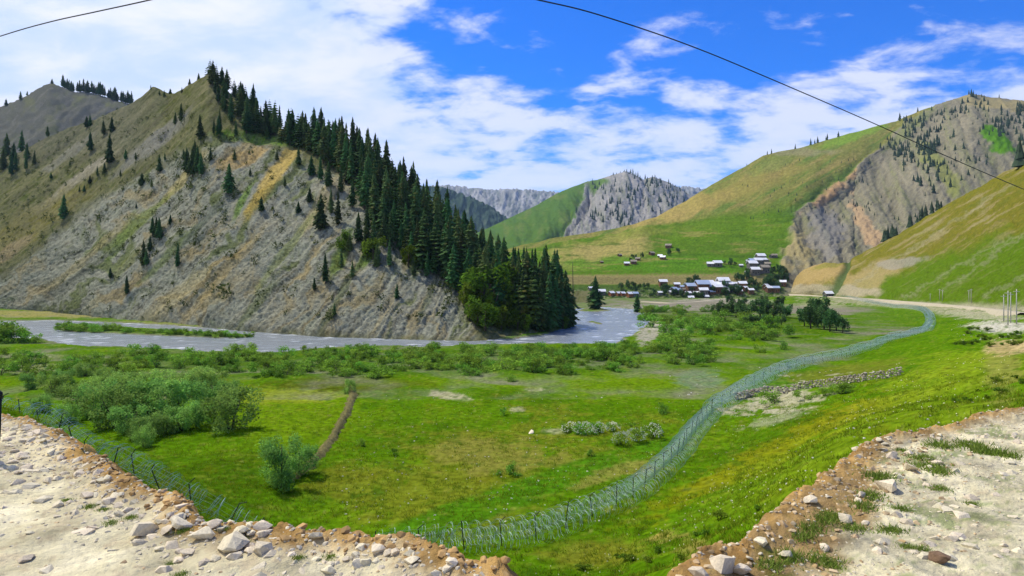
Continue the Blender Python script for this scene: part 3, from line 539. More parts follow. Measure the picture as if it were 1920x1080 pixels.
gcol = fbm(px0 / 8, py0 / 26, o=5, g=0.65); c = np.empty(V.shape); c[...] = C3((0.24, 0.245, 0.24)); paint(c, sst(0, 0.5, gcol) * 0.7, (0.40, 0.40, 0.40)); paint(c, sst(0.1, 0.6, -gcol) * 0.7, (0.12, 0.15, 0.13))
link('far_range', mesh_np('far_range', V.reshape(-1, 3), grid_faces(*v.shape), M_far, True, c), kind='structure', label='pale blue grey range closing the valley in the distance', category='mountain')
rg = [(560, 335, 3800), (740, 345, 3800), (820, 352, 3800), (862, 364, 3800), (900, 380, 3800), (935, 402, 3800), (965, 425, 3800), (1000, 450, 3800)]
V, v = loft([([(p, 520, 3000) for p, _, _ in rg], 0), (rg, 1.0), ([(p, y + 40, d + 600) for p, y, d in rg], 1.3)], np.linspace(560, 1000, 220), 80)
px0, py0 = proj(V); V = displace(V, 22 * ridged(px0 / 16, py0 / 30, 4, 0.6) + 9 * fbm(px0 / 2.5, py0 / 2.5, o=3)); c = np.empty(V.shape); c[...] = C3((0.045, 0.075, 0.045)); paint(c, sst(0.1, 0.6, fbm(px0 / 12, py0 / 12, o=4)) * 0.5, (0.14, 0.17, 0.12))
link('wooded_spur', mesh_np('wooded_spur', V.reshape(-1, 3), grid_faces(*v.shape), M_far, True, c), kind='structure', label='dark wooded spur in front of the far range', category='hill')

# ------------------------------------------------------------------ plants: shared meshes
def needle_tree(seed, nl=30, lean=0.0, sparse=0.0, wide=0.17):
    """fir of height 1: whorls of drooping needle sprays"""
    r = random.Random(seed); v = []; f = []; c = []
    base = 0.06 + 0.10 * r.random()
    for i in range(nl):
        t = i / (nl - 1); z = base + (0.985 - base) * t
        L = wide * ((1 - t) ** 0.8) * (0.75 + 0.5 * r.random()) + 0.010
        if t < 0.12: L *= 0.55 + 3 * t
        nb = 7 if t < 0.8 else 5; a0 = r.random() * 6.28
        for k in range(nb):
            if r.random() < sparse: continue
            a = a0 + 6.283 * k / nb + r.uniform(-0.3, 0.3); l = L * r.uniform(0.65, 1.2); dr = (0.30 - 0.45 * t) * l + 0.012
            ca, sa = math.cos(a), math.sin(a); tone = r.uniform(0.75, 1.3)
            def pt(u, w, dz): return (ca * l * u - sa * w, sa * l * u + ca * w, z - dr * u * u * 1.4 + dz)
            w = l * 0.26 + 0.006; sg = []
            for u, ww, dz in ((0, w * 0.3, 0.004), (0.55, w * 1.1, -0.004), (0.8, w * 0.55, -0.012)):
                sg.append((pt(u, ww, dz - 0.010), pt(u, 0, dz + 0.006), pt(u, -ww, dz - 0.010)))
            b = len(v)
            for q in sg: v.extend(q)
            v.append(pt(1.0, 0, -0.012)); v.append(pt(0.4, w * 0.2, -0.05)); v.append(pt(0.72, -w * 0.2, -0.045))
            f += [(b, b + 1, b + 4, b + 3), (b + 1, b + 2, b + 5, b + 4), (b + 3, b + 4, b + 7, b + 6), (b + 4, b + 5, b + 8, b + 7)]
            f += [(b + 6, b + 7, b + 9, b + 9), (b + 7, b + 8, b + 9, b + 9), (b + 1, b + 10, b + 4, b + 4), (b + 4, b + 11, b + 9, b + 9)]
            g0 = (0.066 * tone, 0.122 * tone, 0.034 * tone) if r.random() < 0.9 else (0.085, 0.10, 0.025)
            c += [g0] * 12
    b = len(v); v += [(0.006, 0, 0.95), (-0.003, 0.005, 0.95), (-0.003, -0.005, 0.95), (0, 0, 1.02)]; c += [(0.03, 0.062, 0.02)] * 4; f += [(b, b + 1, b + 3, b + 3), (b + 1, b + 2, b + 3, b + 3), (b + 2, b, b + 3, b + 3)]
    v = np.array(v); v[:, 0] += lean * v[:, 2] ** 2
    me = bpy.data.meshes.new('needle_crown'); me.from_pydata([tuple(p) for p in v], [], [tuple(dict.fromkeys(q)) for q in f]); 
    at = me.attributes.new('Col', 'FLOAT_COLOR', 'POINT'); at.data.foreach_set('color', np.c_[np.array(c), np.ones(len(c))].astype(np.float32).ravel()); me.materials.append(M_needle)
    return me
def tube(pts, rad, n=6):
    v = []; f = []; pts = [Vector(p) for p in pts]
    for i, p in enumerate(pts):
        t = (pts[min(i + 1, len(pts) - 1)] - pts[max(i - 1, 0)]).normalized(); q = t.to_track_quat('Z', 'Y'); rr = rad[i] if hasattr(rad, '__len__') else rad
        for k in range(n): v.append(tuple(p + q @ Vector((rr * math.cos(6.2832 * k / n), rr * math.sin(6.2832 * k / n), 0))))
    for i in range(len(pts) - 1):
        for k in range(n): f.append((i * n + k, i * n + (k + 1) % n, (i + 1) * n + (k + 1) % n, (i + 1) * n + k))
    f.append(tuple(range(n))[::-1]); f.append(tuple(range((len(pts) - 1) * n, len(pts) * n)))
    return v, f
def mesh_py(name, v, f, m, smooth=False):
    me = bpy.data.meshes.new(name); me.from_pydata(v, [], f); me.materials.append(m)
    if smooth: me.polygons.foreach_set('use_smooth', np.ones(len(me.polygons), bool))
    return me
def tubes(name, lst, m, n=6, smooth=True):
    V_ = []; F_ = []
    for p, r in lst:
        v, f = tube(p, r, n); b = len(V_); V_ += v; F_ += [tuple(i + b for i in q) for q in f]
    return mesh_py(name, V_, F_, m, smooth)
def leafy(seed, n, lobes, size, col, var=0.35, flat=0.0):
    """leaf quads spread through the volume of several lobes; lobes: (x, y, z, rx, rz, weight)"""
    r = np.random.default_rng(seed); L = np.array(lobes, float); k = r.choice(len(L), n, p=L[:, 5] / L[:, 5].sum())
    d = r.normal(size=(n, 3)); d /= np.linalg.norm(d, axis=1)[:, None]; rad = r.random(n) ** 0.42
    rad *= 1 + 0.22 * np.sin(d[:, 0] * 7 + k) * np.cos(d[:, 2] * 6 + 2 * k)
    p = L[k, :3] + d * rad[:, None] * np.stack([L[k, 3], L[k, 3], L[k, 4]], -1); p[:, 2] = np.maximum(p[:, 2], 0.01)
    a = r.normal(size=(n, 3)); a[:, 2] *= 0.8; a /= np.linalg.norm(a, axis=1)[:, None]; b = np.cross(a, r.normal(size=(n, 3))); b /= np.linalg.norm(b, axis=1)[:, None]
    s = size * r.uniform(0.6, 1.35, n)[:, None]
    v = np.stack([p - a * s, p - b * s * 0.42, p + a * s, p + b * s * 0.42], 1).reshape(-1, 3)
    tn = (1 + var * r.uniform(-1, 1, n)) * (1 + 0.25 * np.sin(k * 2.1)); cc = np.array(col)[None] * tn[:, None]
    return mesh_np('leaf_crown', v, np.arange(4 * n).reshape(-1, 4), M_leaf, False, np.repeat(cc, 4, 0))
def rand_lobes(seed, n, w, h, z0=0.35, lr=0.42):
    r = random.Random(seed); o = []
    for i in range(n):
        a = r.random() * 6.28; q = math.sqrt(r.random()); z = z0 + (1 - z0 - 0.18) * r.random()
        e = math.sqrt(max(0.15, 1 - ((z - 0.5) / 0.62) ** 2)); s = lr * r.uniform(0.6, 1.1)
        o.append((w * q * e * math.cos(a), w * q * e * math.sin(a), h * z, w * s, h * s * 0.6, s))
    return o
CON = [needle_tree(s, sparse=sp, wide=w) for s, sp, w in ((1, .05, .155), (2, .1, .13), (3, .05, .175), (4, .18, .12), (5, .1, .15), (6, .3, .11))]
CTR = mesh_py('conifer_trunk', *tube([(0, 0, -0.05), (0, 0, 0.3), (0.002, 0, 0.95)], [0.015, 0.011, 0.002], 6), M_bark, True)
WILLOW = (0.25, 0.41, 0.085); WILLOW2 = (0.19, 0.34, 0.04); BROAD = (0.075, 0.15, 0.045); LIME = (0.115, 0.185, 0.016)
BUSH = [leafy(20 + i, 4600, rand_lobes(20 + i, 26, 0.55, 1.0, 0.06, 0.36), 0.030, WILLOW) for i in range(5)]
SCRUB = [leafy(40 + i, 1000, rand_lobes(40 + i, 11, 0.75, 1.0, 0.03, 0.45), 0.06, WILLOW2) for i in range(5)]
BTREE = [leafy(60 + i, 1300, rand_lobes(60 + i, 14, 0.33, 1.0, 0.28, 0.40), 0.045, BROAD) for i in range(4)]
LTREE = [leafy(80 + i, 1100, rand_lobes(80 + i, 12, 0.36, 1.0, 0.2, 0.40), 0.05, LIME) for i in range(2)]
HERB = [leafy(90 + i, 420, rand_lobes(90 + i, 8, 0.9, 1.0, 0.15, 0.45), 0.13, (0.12, 0.20, 0.018)) for i in range(3)]
def stems(seed, n=4, h=0.7, w=0.25, r0=0.022):
    r = random.Random(seed); l = []
    for i in range(n):
        a = 6.28 * i / n + r.random(); l.append(([(0.02 * math.cos(a), 0.02 * math.sin(a), -0.08), (w * .4 * math.cos(a), w * .4 * math.sin(a), h * .45), (w * math.cos(a), w * math.sin(a), h)], [r0, r0 * .7, r0 * .25]))
    return tubes('stems', l, M_bark, 5)
STEM = [stems(3), stems(5, 5, 0.6, 0.4, 0.016)]
TSTEM = tubes('tree_trunk', [([(0, 0, -0.06), (0.01, 0, 0.35), (0, 0, 0.75)], [0.03, 0.022, 0.008]), ([(0.005, 0, 0.25), (0.15, 0.05, 0.6)], [0.015, 0.004]), ([(0.005, 0, 0.2), (-0.14, -0.05, 0.55)], [0.014, 0.004]), ([(0, 0, 0.3), (0.03, -0.16, 0.62)], [0.013, 0.004])], M_bark, 5)
def plant(name, p, h, crown, trunk, label, cat, group, wx=1.0, part='crown', tpart='trunk', tilt=0.0):
    e = link(name, None, label=label, category=cat, group=group); e.empty_display_size = 0.2
    e.location = p; s = h; e.scale = (s * wx, s * wx, s); e.rotation_euler = (random.uniform(-tilt, tilt), random.uniform(-tilt, tilt), random.random() * 6.28)
    link(part, crown, e); link(tpart, trunk, e)
    return e
def conifer(p, h, label, group, k=None, wx=1.0):
    return plant('conifer', (p[0], p[1], p[2] - 0.2), h, CON[random.randrange(6) if k is None else k], CTR, label, 'tree', group, wx * random.uniform(1.05, 1.55), tilt=0.03)

# ---- forest on the crest of the rocky hill
FOREST = [(392, 148), (430, 172), (480, 212), (560, 255), (620, 272), (680, 305), (740, 360), (800, 412), (850, 458), (900, 508), (950, 548), (1000, 577), (1045, 596), (1070, 608), (1062, 620), (1010, 622), (960, 606), (900, 585), (866, 556), (835, 528),
          (790, 505), (745, 475), (700, 430), (672, 370), (640, 335), (590, 296), (540, 272), (470, 262), (430, 235), (400, 190)]
placed = []
def far_enough(p, m): return all((p[0] - q[0]) ** 2 + (p[1] - q[1]) ** 2 > m * m for q in placed)
ncon = 0
fl_label = 'tall dark fir in the dense stand down the crest of the rocky hill'
rr = random.Random(11); hx, hy = proj(HILLV); inF = in_poly(hx, hy, FOREST) & (HILLv < 1.06); fx = np.argwhere(inF)
ptsF = HILLV[inF]; idx = list(range(len(ptsF))); 
ordr = np.random.default_rng(3).permutation(len(ptsF))[:12000]
for i in ordr:
    if ncon >= 232: break
    p = ptsF[i]; px, py = proj(p)
    if px < 560 and rr.random() < 0.25: continue
    if not far_enough(p, 3.7): continue
    placed.append(p); ncon += 1
    h = rr.uniform(11.5, 22) * np.interp(px, [390, 470, 560, 640], [0.62, 0.72, 0.85, 1.0]) * np.interp(px, [900, 1000, 1070], [1, 1.08, 1.0])
    vv = HILLv[tuple(fx[i])]
    if px < 560: fl, gg = 'shorter fir in the grove around the summit of the rocky hill', 'firs around the summit of the rocky hill'
    elif vv > 0.97: fl, gg = 'fir rising against the sky on the descending crest of the rocky hill', 'skyline firs on the crest of the rocky hill'
    elif px > 880: fl, gg = 'fir in the thick of the stand low down the hill nose', 'firs on the low nose of the hill'
    elif vv < 0.72: fl, gg = 'fir on the ragged lower edge of the forest above bare rock', 'firs on the lower edge of the forest'
    else: fl, gg = 'tall dark fir in the middle of the forest below the crest', 'firs in the middle of the forest'
    conifer(p, h, fl, gg)
def young_firs():
    T = []
    for sd in (51, 52, 53):
        me = needle_tree(sd, nl=11, wide=0.27); v = np.empty(len(me.vertices) * 3); me.vertices.foreach_get('co', v); me.calc_loop_triangles(); t = np.empty(len(me.loop_triangles) * 3, int); me.loop_triangles.foreach_get('vertices', t)
        c0 = np.empty(len(me.vertices) * 4, np.float32); me.attributes['Col'].data.foreach_get('color', c0); T.append((v.reshape(-1, 3), t.reshape(-1, 3), c0.reshape(-1, 4)[:, :3]))
    r = np.random.default_rng(9); Vv = []; Ff = []; Cc = []; b = 0
    for i in ordr[-420:]:
        p = ptsF[i]; v, t, c0 = T[r.integers(3)]; h = r.uniform(6, 17); a = r.random() * 6.28; ca, sa = math.cos(a), math.sin(a)
        Vv.append(np.c_[v[:, 0] * ca - v[:, 1] * sa, v[:, 0] * sa + v[:, 1] * ca, v[:, 2]] * h + p); Ff.append(t + b); Cc.append(c0 * r.uniform(.7, 1.7) * np.array([r.uniform(.9, 1.5), 1, .9])); b += len(v)
    link('young_firs', mesh_np('young_firs', np.concatenate(Vv), np.concatenate(Ff), M_needle, False, np.concatenate(Cc)), kind='stuff', label='young firs filling the gaps of the forest on the rocky hill', category='trees')
young_firs()
tip_label = 'fir at the river-side foot of the forest, beside the bend'
for px, py, h in ((1018, 600, 29), (1028, 604, 31), (1035, 606, 30), (1045, 608, 31), (1052, 610, 26), (1060, 612, 20), (1066, 613, 15), (1002, 598, 27), (988, 588, 26), (1071, 612, 12), (975, 592, 23), (960, 585, 22), (1040, 612, 22)):
    conifer(hill_pick(px, py), h * 0.86, tip_label, 'firs at the foot of the forest by the bend', wx=0.9)
e = plant('dead_tree', hill_pick(1074, 612), 24, mesh_py('bare_twigs', *tube([(0, 0, .5), (0.03, 0, .62)], [.004, .001], 4), M_bark), mesh_py('dead_trunk', *tube([(0, 0, -0.03), (0.004, 0, .5), (-0.004, 0, 1)], [.011, .008, .003], 6), M_bark), 'bare dead trunk standing at the water edge of the forest', 'dead tree', 'dead trunks', part='branch')
# ---- single trees scattered over the rock face
sc_list = [(118, 412, 50), (205, 308, 60), (170, 285, 40), (235, 300, 22), (300, 322, 35), (340, 228, 36), (328, 234, 26), (375, 262, 50), (413, 250, 48), (400, 252, 32), (360, 332, 62), (372, 326, 55), (428, 362, 58), (443, 256, 32), (285, 352, 20),
           (265, 347, 26), (490, 396, 30), (333, 502, 50), (292, 446, 40), (280, 470, 30), (238, 552, 38), (208, 522, 22), (600, 432, 72), (635, 422, 66), (611, 532, 60), (628, 590, 24), (270, 498, 50), (40, 285, 42), (12, 295, 48), (26, 305, 40), (52, 300, 34),
           (193, 254, 30), (210, 248, 32), (162, 240, 24), (83, 238, 22), (170, 236, 22), (410, 255, 40), (345, 300, 22), (320, 420, 20), (150, 360, 12), (560, 400, 24), (535, 350, 22), (470, 330, 18), (700, 470, 70), (720, 460, 64), (690, 440, 60), (660, 390, 56), (745, 560, 30), (775, 520, 40),
           (655, 470, 36), (580, 380, 30), (30, 320, 40), (6, 320, 44), (225, 330, 14), (255, 390, 12), (440, 300, 22), (395, 300, 26), (310, 300, 16), (590, 545, 26), (255, 300, 15), (130, 310, 12), (95, 335, 12), (168, 345, 18), (158, 360, 14), (182, 330, 20), (196, 325, 22), (300, 450, 44), (285, 440, 36), (275, 500, 34), (352, 325, 50), (378, 330, 46), (366, 300, 40), (640, 500, 40), (660, 520, 34), (688, 480, 66), (672, 455, 60), (730, 500, 54), (752, 470, 62), (770, 490, 58), (800, 520, 52), (705, 500, 44), (620, 400, 50), (585, 330, 40), (560, 310, 36), (600, 340, 46), (615, 350, 50), (640, 360, 52), (655, 345, 56), (520, 300, 22), (48, 320, 36), (20, 330, 44), (65, 310, 30)]
for px, py, hp in sc_list:
    p = hill_pick(px, py); h = hp / F * p[1]
    if px < 75: lb_ = 'conifer in the loose cluster in the hollow below the grey ridge', 'conifers in the hollow below the grey ridge'
    elif py < 255 + (420 - px) * 0.32: lb_ = 'lone conifer on the grassy upper slope of the rocky hill', 'single conifers on the grassy upper slope'
    elif px > 540: lb_ = 'straggling conifer on the bare rock just below the forest edge', 'stragglers below the forest edge'
    elif hp >= 45: lb_ = 'tall lone conifer rooted in the bare rock face above the river', 'tall conifers on the rock face'
    else: lb_ = 'small lone conifer rooted in the bare rock face above the river', 'small conifers on the rock face'
    conifer(p, h, *lb_, wx=1.0 if hp > 30 else 1.25)
# ---- little trees along the skyline of the grey ridge
for i in range(30):
    px = 116 + i * 4.6 + random.uniform(-1.5, 1.5); p = back_pick(px, np.interp(px, [112, 135, 180, 250], [158, 166, 172, 192]) + 2)
    conifer(p, random.uniform(13, 21), 'small conifer in the row along the skyline of the grey ridge', 'conifers on the skyline of the grey ridge', wx=1.2)
for px, py, hp in ((12, 196, 12), (38, 186, 16), (97, 152, 9), (52, 176, 8), (283, 166, 9), (300, 176, 8), (308, 178, 11), (320, 178, 13), (340, 172, 10), (355, 160, 14), (372, 150, 14)):
    p = hill_pick(px, py + 2) if px > 270 else back_pick(px, py + 2)
    conifer(p, hp / F * p[1] * 1.15, 'small solitary conifer standing against the sky on a bare summit', 'solitary skyline conifers', wx=1.3)
# ---- far conifers: too many to pick apart
def far_trees():
    Vv = []; Ff = []; r = random.Random(5)
    def one(p, h):
        w = h * r.uniform(0.17, 0.26); a0 = r.random() * 6
        for z0, z1, s in ((0.0, .55, 1.0), (.3, .8, .75), (.58, 1.05, .45)):
            b = len(Vv)
            for k in range(6): q = w * s * r.uniform(0.7, 1.2); Vv.append((p[0] + q * math.cos(a0 + k * 1.047), p[1] + q * math.sin(a0 + k * 1.047), p[2] + h * z0 + r.uniform(-.05, .05) * h))
            Vv.append((p[0], p[1], p[2] + h * z1))
            for k in range(6): Ff.append((b + k, b + (k + 1) % 6, b + 6))
    def spread(pick, n, x0, y0, rx, ry, h0, h1, rot=0, clump=0.0):
        c_, s_ = math.cos(R(rot)), math.sin(R(rot))
        for i in range(n):
            a, b = r.gauss(0, 0.5) * rx, r.gauss(0, 0.5) * ry; one(pick(x0 + a * c_ - b * s_, y0 + a * s_ + b * c_), r.uniform(h0, h1))
    spread(mt_pick, 60, 1725, 258, 44, 26, 8, 16, 60); spread(mt_pick, 60, 1690, 285, 44, 22, 6, 13, 60); spread(mt_pick, 50, 1790, 208, 70, 12, 6, 13, -20); spread(mt_pick, 50, 1750, 290, 40, 60, 8, 15)
    spread(mt_pick, 60, 1880, 235, 60, 22, 7, 14, 30); spread(mt_pick, 40, 1800, 300, 90, 50, 4, 9); spread(mt_pick, 24, 1650, 380, 90, 60, 3, 6); spread(mt_pick, 5, 1822, 180, 5, 3, 9, 15); spread(mt_pick, 14, 1912, 208, 10, 10, 9, 16)
    for px in (1520, 1528, 1533, 1549, 1552, 1572, 1440, 1446, 1490, 1686): one(mt_pick(px, np.interp(px, [1430, 1500, 1560, 1680], [291, 275, 258, 226]) + 1), r.uniform(7, 14))
    for i in range(90): px = r.uniform(1380, 1640); one(mt_pick(px, r.uniform(300, 420)), r.uniform(2, 5))
    spread(slope_pick, 22, 1710, 410, 80, 10, 5, 12, -30); one(slope_pick(1912, 312), 18); one(slope_pick(1908, 310), 14)
    for i in range(150):
        t = r.random(); k = r.randrange(5); x, y = [(1110 + 70 * t, 345 + 75 * t), (1180 + 100 * t, 322 + 46 * t), (1150 + 110 * t, 350 + 50 * t), (1206 + 60 * t, 345 + 40 * t), (1080 + 120 * t, 400 + 25 * t)][k]
        one(mid_pick(x + r.gauss(0, 7), y + r.gauss(0, 7)), r.uniform(14, 25))
    for i in range(40): px = r.uniform(1130, 1290); one(mid_pick(px, np.interp(px, [1125, 1150, 1172, 1206, 1225, 1250, 1290], [336, 327, 321, 337, 331, 340, 364]) + 1), r.uniform(7, 14))
    me = mesh_np('distant_conifers', Vv, Ff, mat('distant_needles', (0.035, 0.06, 0.032), var=0.4, vscale=0.05), False)
    link('distant_conifers', me, kind='stuff', label='scattered dark conifers over the far rocky mountains', category='trees')
far_trees()
# small dark bushes dotted over the hill face: uncountable
def specks():
    ps = []; r = random.Random(8)
    for i in range(900):
        px, py = (r.uniform(0, 860), r.uniform(210, 600)) if i < 520 else (r.uniform(0, 420), r.uniform(200, 480)); p = hill_pick(px, py)
        q, w = proj(p)
        if abs(q - px) > 4 or abs(w - py) > 4: continue
        s = r.uniform(0.5, 1.6) * (1.6 if r.random() < 0.15 else 1); n = 34
        o = np.random.default_rng(i).normal(size=(n, 3)) * np.array([.45, .45, .5]) * s + p + np.array([0, 0, s * .5]); a = np.random.default_rng(i + 900).normal(size=(n, 2, 3)) * s * 0.17
        ps.append(np.stack([o - a[:, 0], o - a[:, 1] * .6, o + a[:, 0], o + a[:, 1] * .6], 1).reshape(-1, 3))
    v = np.concatenate(ps); col = np.repeat(np.array([0.06, 0.085, 0.022])[None] * np.random.default_rng(2).uniform(0.6, 1.4, len(v) // 4)[:, None], 4, 0)
    link('hillside_scrub', mesh_np('hillside_scrub', v, np.arange(len(v)).reshape(-1, 4), M_leaf, False, col), kind='stuff', label='small dark scrub dotted over the rocky hill', category='scrub')
specks()
# ---- light green broadleaf trees at the forest foot
for px, py, h in ((905, 590, 15), (925, 600, 14), (915, 608, 7), (935, 612, 6), (955, 615, 6), (970, 618, 5), (1015, 612, 6), (895, 612, 6), (950, 590, 9), (870, 575, 7), (945, 575, 15), (890, 560, 12), (965, 605, 11), (1000, 615, 7), (910, 620, 8), (1030, 618, 6), (880, 600, 7), (940, 620, 7), (860, 520, 9), (700, 490, 8), (640, 470, 7), (765, 500, 7), (1055, 620, 5), (985, 622, 5)):
    plant('broadleaf_tree', hill_pick(px, py), h, random.choice(LTREE), TSTEM, 'light green broadleaf tree among the dark firs at the forest foot', 'tree', 'broadleaf trees at the forest foot', 1.2)
# ---- willows on the meadow
pale = 'pale grey-green willow bush in the thicket on the meadow'
lst = [(100, 740, 46), (150, 765, 60), (185, 780, 70), (215, 800, 90), (250, 790, 95), (285, 790, 85), (330, 775, 80), (300, 740, 55), (350, 745, 60), (390, 740, 60), (235, 750, 60), (180, 745, 45), (370, 800, 60), (240, 812, 60), (340, 808, 55), (130, 790, 40), (270, 820, 50), (410, 760, 60), (80, 770, 35), (310, 812, 50), (120, 720, 35), (60, 730, 36), (200, 720, 36), (160, 705, 30), (380, 718, 36)]
for px, py, hp in lst:
    lb_ = ('tall pale willow bush in the heart of the meadow thicket', 'tall willows of the meadow thicket') if hp >= 70 else ('low pale willow bush along the grassy front of the meadow thicket', 'low front willows of the meadow thicket') if py > 780 else ('low pale willow bush at the river side of the meadow thicket', 'low back willows of the meadow thicket')
    p = gpick(px, py); plant('willow_bush', p, hp * 0.9 / F * p[1], random.choice(BUSH), STEM[0], lb_[0], 'bush', lb_[1], 1.15, 'foliage', 'stem')
p = gpick(432, 806); plant('willow_bush', p, 84 / F * p[1], BUSH[1], STEM[0], 'large rounded blue-green willow bush at the end of the thicket', 'bush', 'large willows', 1.15, 'foliage', 'stem')
p = gpick(528, 915); plant('willow_tree', p, 102 / F * p[1], BUSH[0], TSTEM, 'slender willow sapling standing alone beside the earth bank', 'tree', 'lone willows', 0.72, 'foliage', 'trunk')
p = gpick(560, 890); plant('willow_tree', p, 62 / F * p[1], BUSH[3], TSTEM, 'shorter rounded willow sapling leaning over the earth bank', 'tree', 'lone willows', 0.95, 'foliage', 'trunk')
p = gpick(268, 838); plant('willow_tree', p, 44 / F * p[1], BUSH[2], TSTEM, 'small spindly willow in front of the meadow thicket', 'tree', 'lone willows', 0.8, 'foliage', 'trunk')
p = gpick(656, 737); plant('willow_tree', p, 30 / F * p[1], BUSH[4], TSTEM, 'tiny pale willow at the far end of the earth bank', 'tree', 'lone willows', 0.7, 'foliage', 'trunk')
# ---- scrub belt along the river
rr = random.Random(21); nb = 0
for i in range(230):
    px = rr.uniform(470, 1330); py = np.interp(px, [470, 700, 1000, 1150, 1330], [688, 680, 676, 672, 660]) + rr.gauss(0, 13)
    py = max(py, np.interp(px, [470, 560, 800, 1150, 1180, 1330], [674, 666, 660, 656, 650, 610])); p = gpick(px, py)
    plant('riverside_willow', p, rr.uniform(0.9, 2.7), rr.choice(SCRUB), STEM[1], *(('low willow shrub in the dense belt across from the bare rock face', 'shrub', 'willow shrubs across from the rock face') if px < 860 else ('low willow shrub in the dense belt across from the forest foot', 'shrub', 'willow shrubs across from the forest foot') if px < 1090 else ('low willow shrub in the belt beside the stony bank of the bend', 'shrub', 'willow shrubs beside the bend')), rr.uniform(1.0, 1.6), 'foliage', 'stem')
for i in range(60):
    px = rr.uniform(0, 470); py = rr.uniform(662, 705) + (10 if px < 150 else 0); p = gpick(px, py)
    plant('riverside_willow', p, rr.uniform(1.2, 3.0), rr.choice(SCRUB), STEM[1], 'low willow shrub on the gravelly flat beside the river', 'shrub', 'willow shrubs on the gravelly flat', rr.uniform(0.9, 1.3), 'foliage', 'stem')
for i in range(42):
    t = i / 41; px = lerp(104, 478, t) + rr.uniform(-4, 4); py = np.interp(px, [100, 220, 320, 420, 480], [619, 620, 626, 630, 632]) + rr.uniform(-1.5, 1.5); p = gpick(px, py)
    plant('island_shrub', p, rr.uniform(1.2, 3.0) * (1 if t < .35 else .7), rr.choice(SCRUB), STEM[1], 'green shrub on the long narrow island in the river', 'shrub', 'shrubs on the river island', 1.5, 'foliage', 'stem')
for px, py, h in ((6, 640, 5.5), (22, 642, 5), (40, 642, 4), (58, 643, 3), (75, 643, 2), (-15, 641, 5)):
    p = gpick(px, py); plant('bank_shrub', p, h, rr.choice(SCRUB), STEM[1], 'leafy shrub on the grassy spit beside the river', 'shrub', 'shrubs on the grassy spit', 1.2, 'foliage', 'stem')
for i in range(62):
    px = rr.uniform(1190, 1480); py = rr.gauss(605, 20); py = max(585, min(py, 650)); p = gpick(px, py)
    plant('meadow_shrub', p, rr.uniform(1.8, 4.8), rr.choice(SCRUB), STEM[1], 'dark green shrub on the flat between river and village', 'shrub', 'shrubs between river and village', rr.uniform(1, 1.5), 'foliage', 'stem')
for px, py, h in ((1360, 592, 9), (1380, 595, 10), (1400, 600, 10), (1425, 598, 10), (1450, 600, 9), (1470, 596, 8), (1345, 588, 7), (1410, 612, 6), (1440, 612, 6), (1465, 610, 5), (1390, 578, 9), (1430, 578, 10), (1460, 578, 9), (1370, 574, 8)):
    p = gpick(px, py); plant('broadleaf_tree', p, h * 0.8, rr.choice(BTREE), TSTEM, 'round dark broadleaf tree in the grove below the village', 'tree', 'grove below the village', 1.5)
for px, py, h in ((1508, 612, 40), (1520, 616, 45), (1533, 612, 56), (1545, 618, 48), (1556, 622, 42), (1568, 620, 40), (1530, 592, 40), (1580, 624, 30), (1515, 606, 30)):
    p = gpick(px, py); plant('broadleaf_tree', p, h / F * p[1], rr.choice(BTREE), TSTEM, 'dark tree in the tall clump on the terraced fields by the fence', 'tree', 'tall clump on the terraced fields', 1.1)
p = gpick(1115, 580); conifer(p, 64 / F * p[1], 'lone columnar conifer on the islet at the river bend', 'lone conifers by the bend', 2, 1.2)
p = gpick(1195, 588); conifer(p, 38 / F * p[1], 'lone short conifer on the bank across from the islet', 'lone conifers by the bend', 0, 1.4)
for px, py, hp in ((675, 836, 16), (738, 853, 14), (965, 890, 26), (945, 778, 14), (1245, 775, 22), (1480, 690, 14), (1425, 660, 18), (1465, 655, 18), (1410, 640, 12), (1250, 640, 14), (935, 890, 10), (1110, 855, 16), (1185, 800, 10)):
    p = gpick(px, py); plant('meadow_shrub', p, hp / F * p[1], rr.choice(SCRUB), STEM[1], 'small solitary dark shrub out on the open meadow', 'shrub', 'solitary shrubs on the open meadow', 0.8, 'foliage', 'stem')
for px, py, hp, wx in ((1450, 757, 26, 1.5), (1510, 748, 16, 1.6), (1545, 742, 16, 1.4), (1575, 738, 20, 1.8), (1590, 735, 18, 1.4)):
    p = gpick(px, py); plant('wall_shrub', p, hp / F * p[1], rr.choice(SCRUB), STEM[1], 'green shrub growing against the dry stone wall', 'shrub', 'shrubs against the stone wall', wx, 'foliage', 'stem')
BLOS = []
for i in range(2):
    q = np.random.default_rng(i); d = q.normal(size=(110, 3)); d /= np.linalg.norm(d, axis=1)[:, None]; d[:, 2] = np.abs(d[:, 2]); o = d * np.array([0.85, 0.85, 0.75]) * q.uniform(0.8, 1.05, 110)[:, None] + [0, 0, .2]; s = 0.05
    v = (o[:, None] + np.array([[s, 0, 0], [-s * .5, s, 0], [-s * .5, -s, 0], [0, 0, s * 1.4]])[None]).reshape(-1, 3); f = [(4 * k + a, 4 * k + b, 4 * k + c_) for k in range(110) for a, b, c_ in ((0, 1, 3), (1, 2, 3), (2, 0, 3))]
    BLOS.append(mesh_np('blossom', v, f, mat('white_petals%d' % i, (0.75, 0.74, 0.55)), False))
for px, py, hp, wx in ((1070, 812, 22, 1.0), (1095, 813, 24, 1.1), (1120, 812, 22, 1.1), (1150, 808, 18, 1.0), (1165, 832, 24, 1.0), (1190, 828, 26, 1.0), (1222, 822, 30, 0.9)):
    p = gpick(px, py); o = plant('flowering_shrub', p, hp / F * p[1], rr.choice(SCRUB), STEM[1], 'shrub covered in small white blossoms on the meadow', 'shrub', 'white flowering shrubs', wx, 'foliage', 'stem'); b = link('blossom', rr.choice(BLOS), o); b['kind'] = 'stuff'

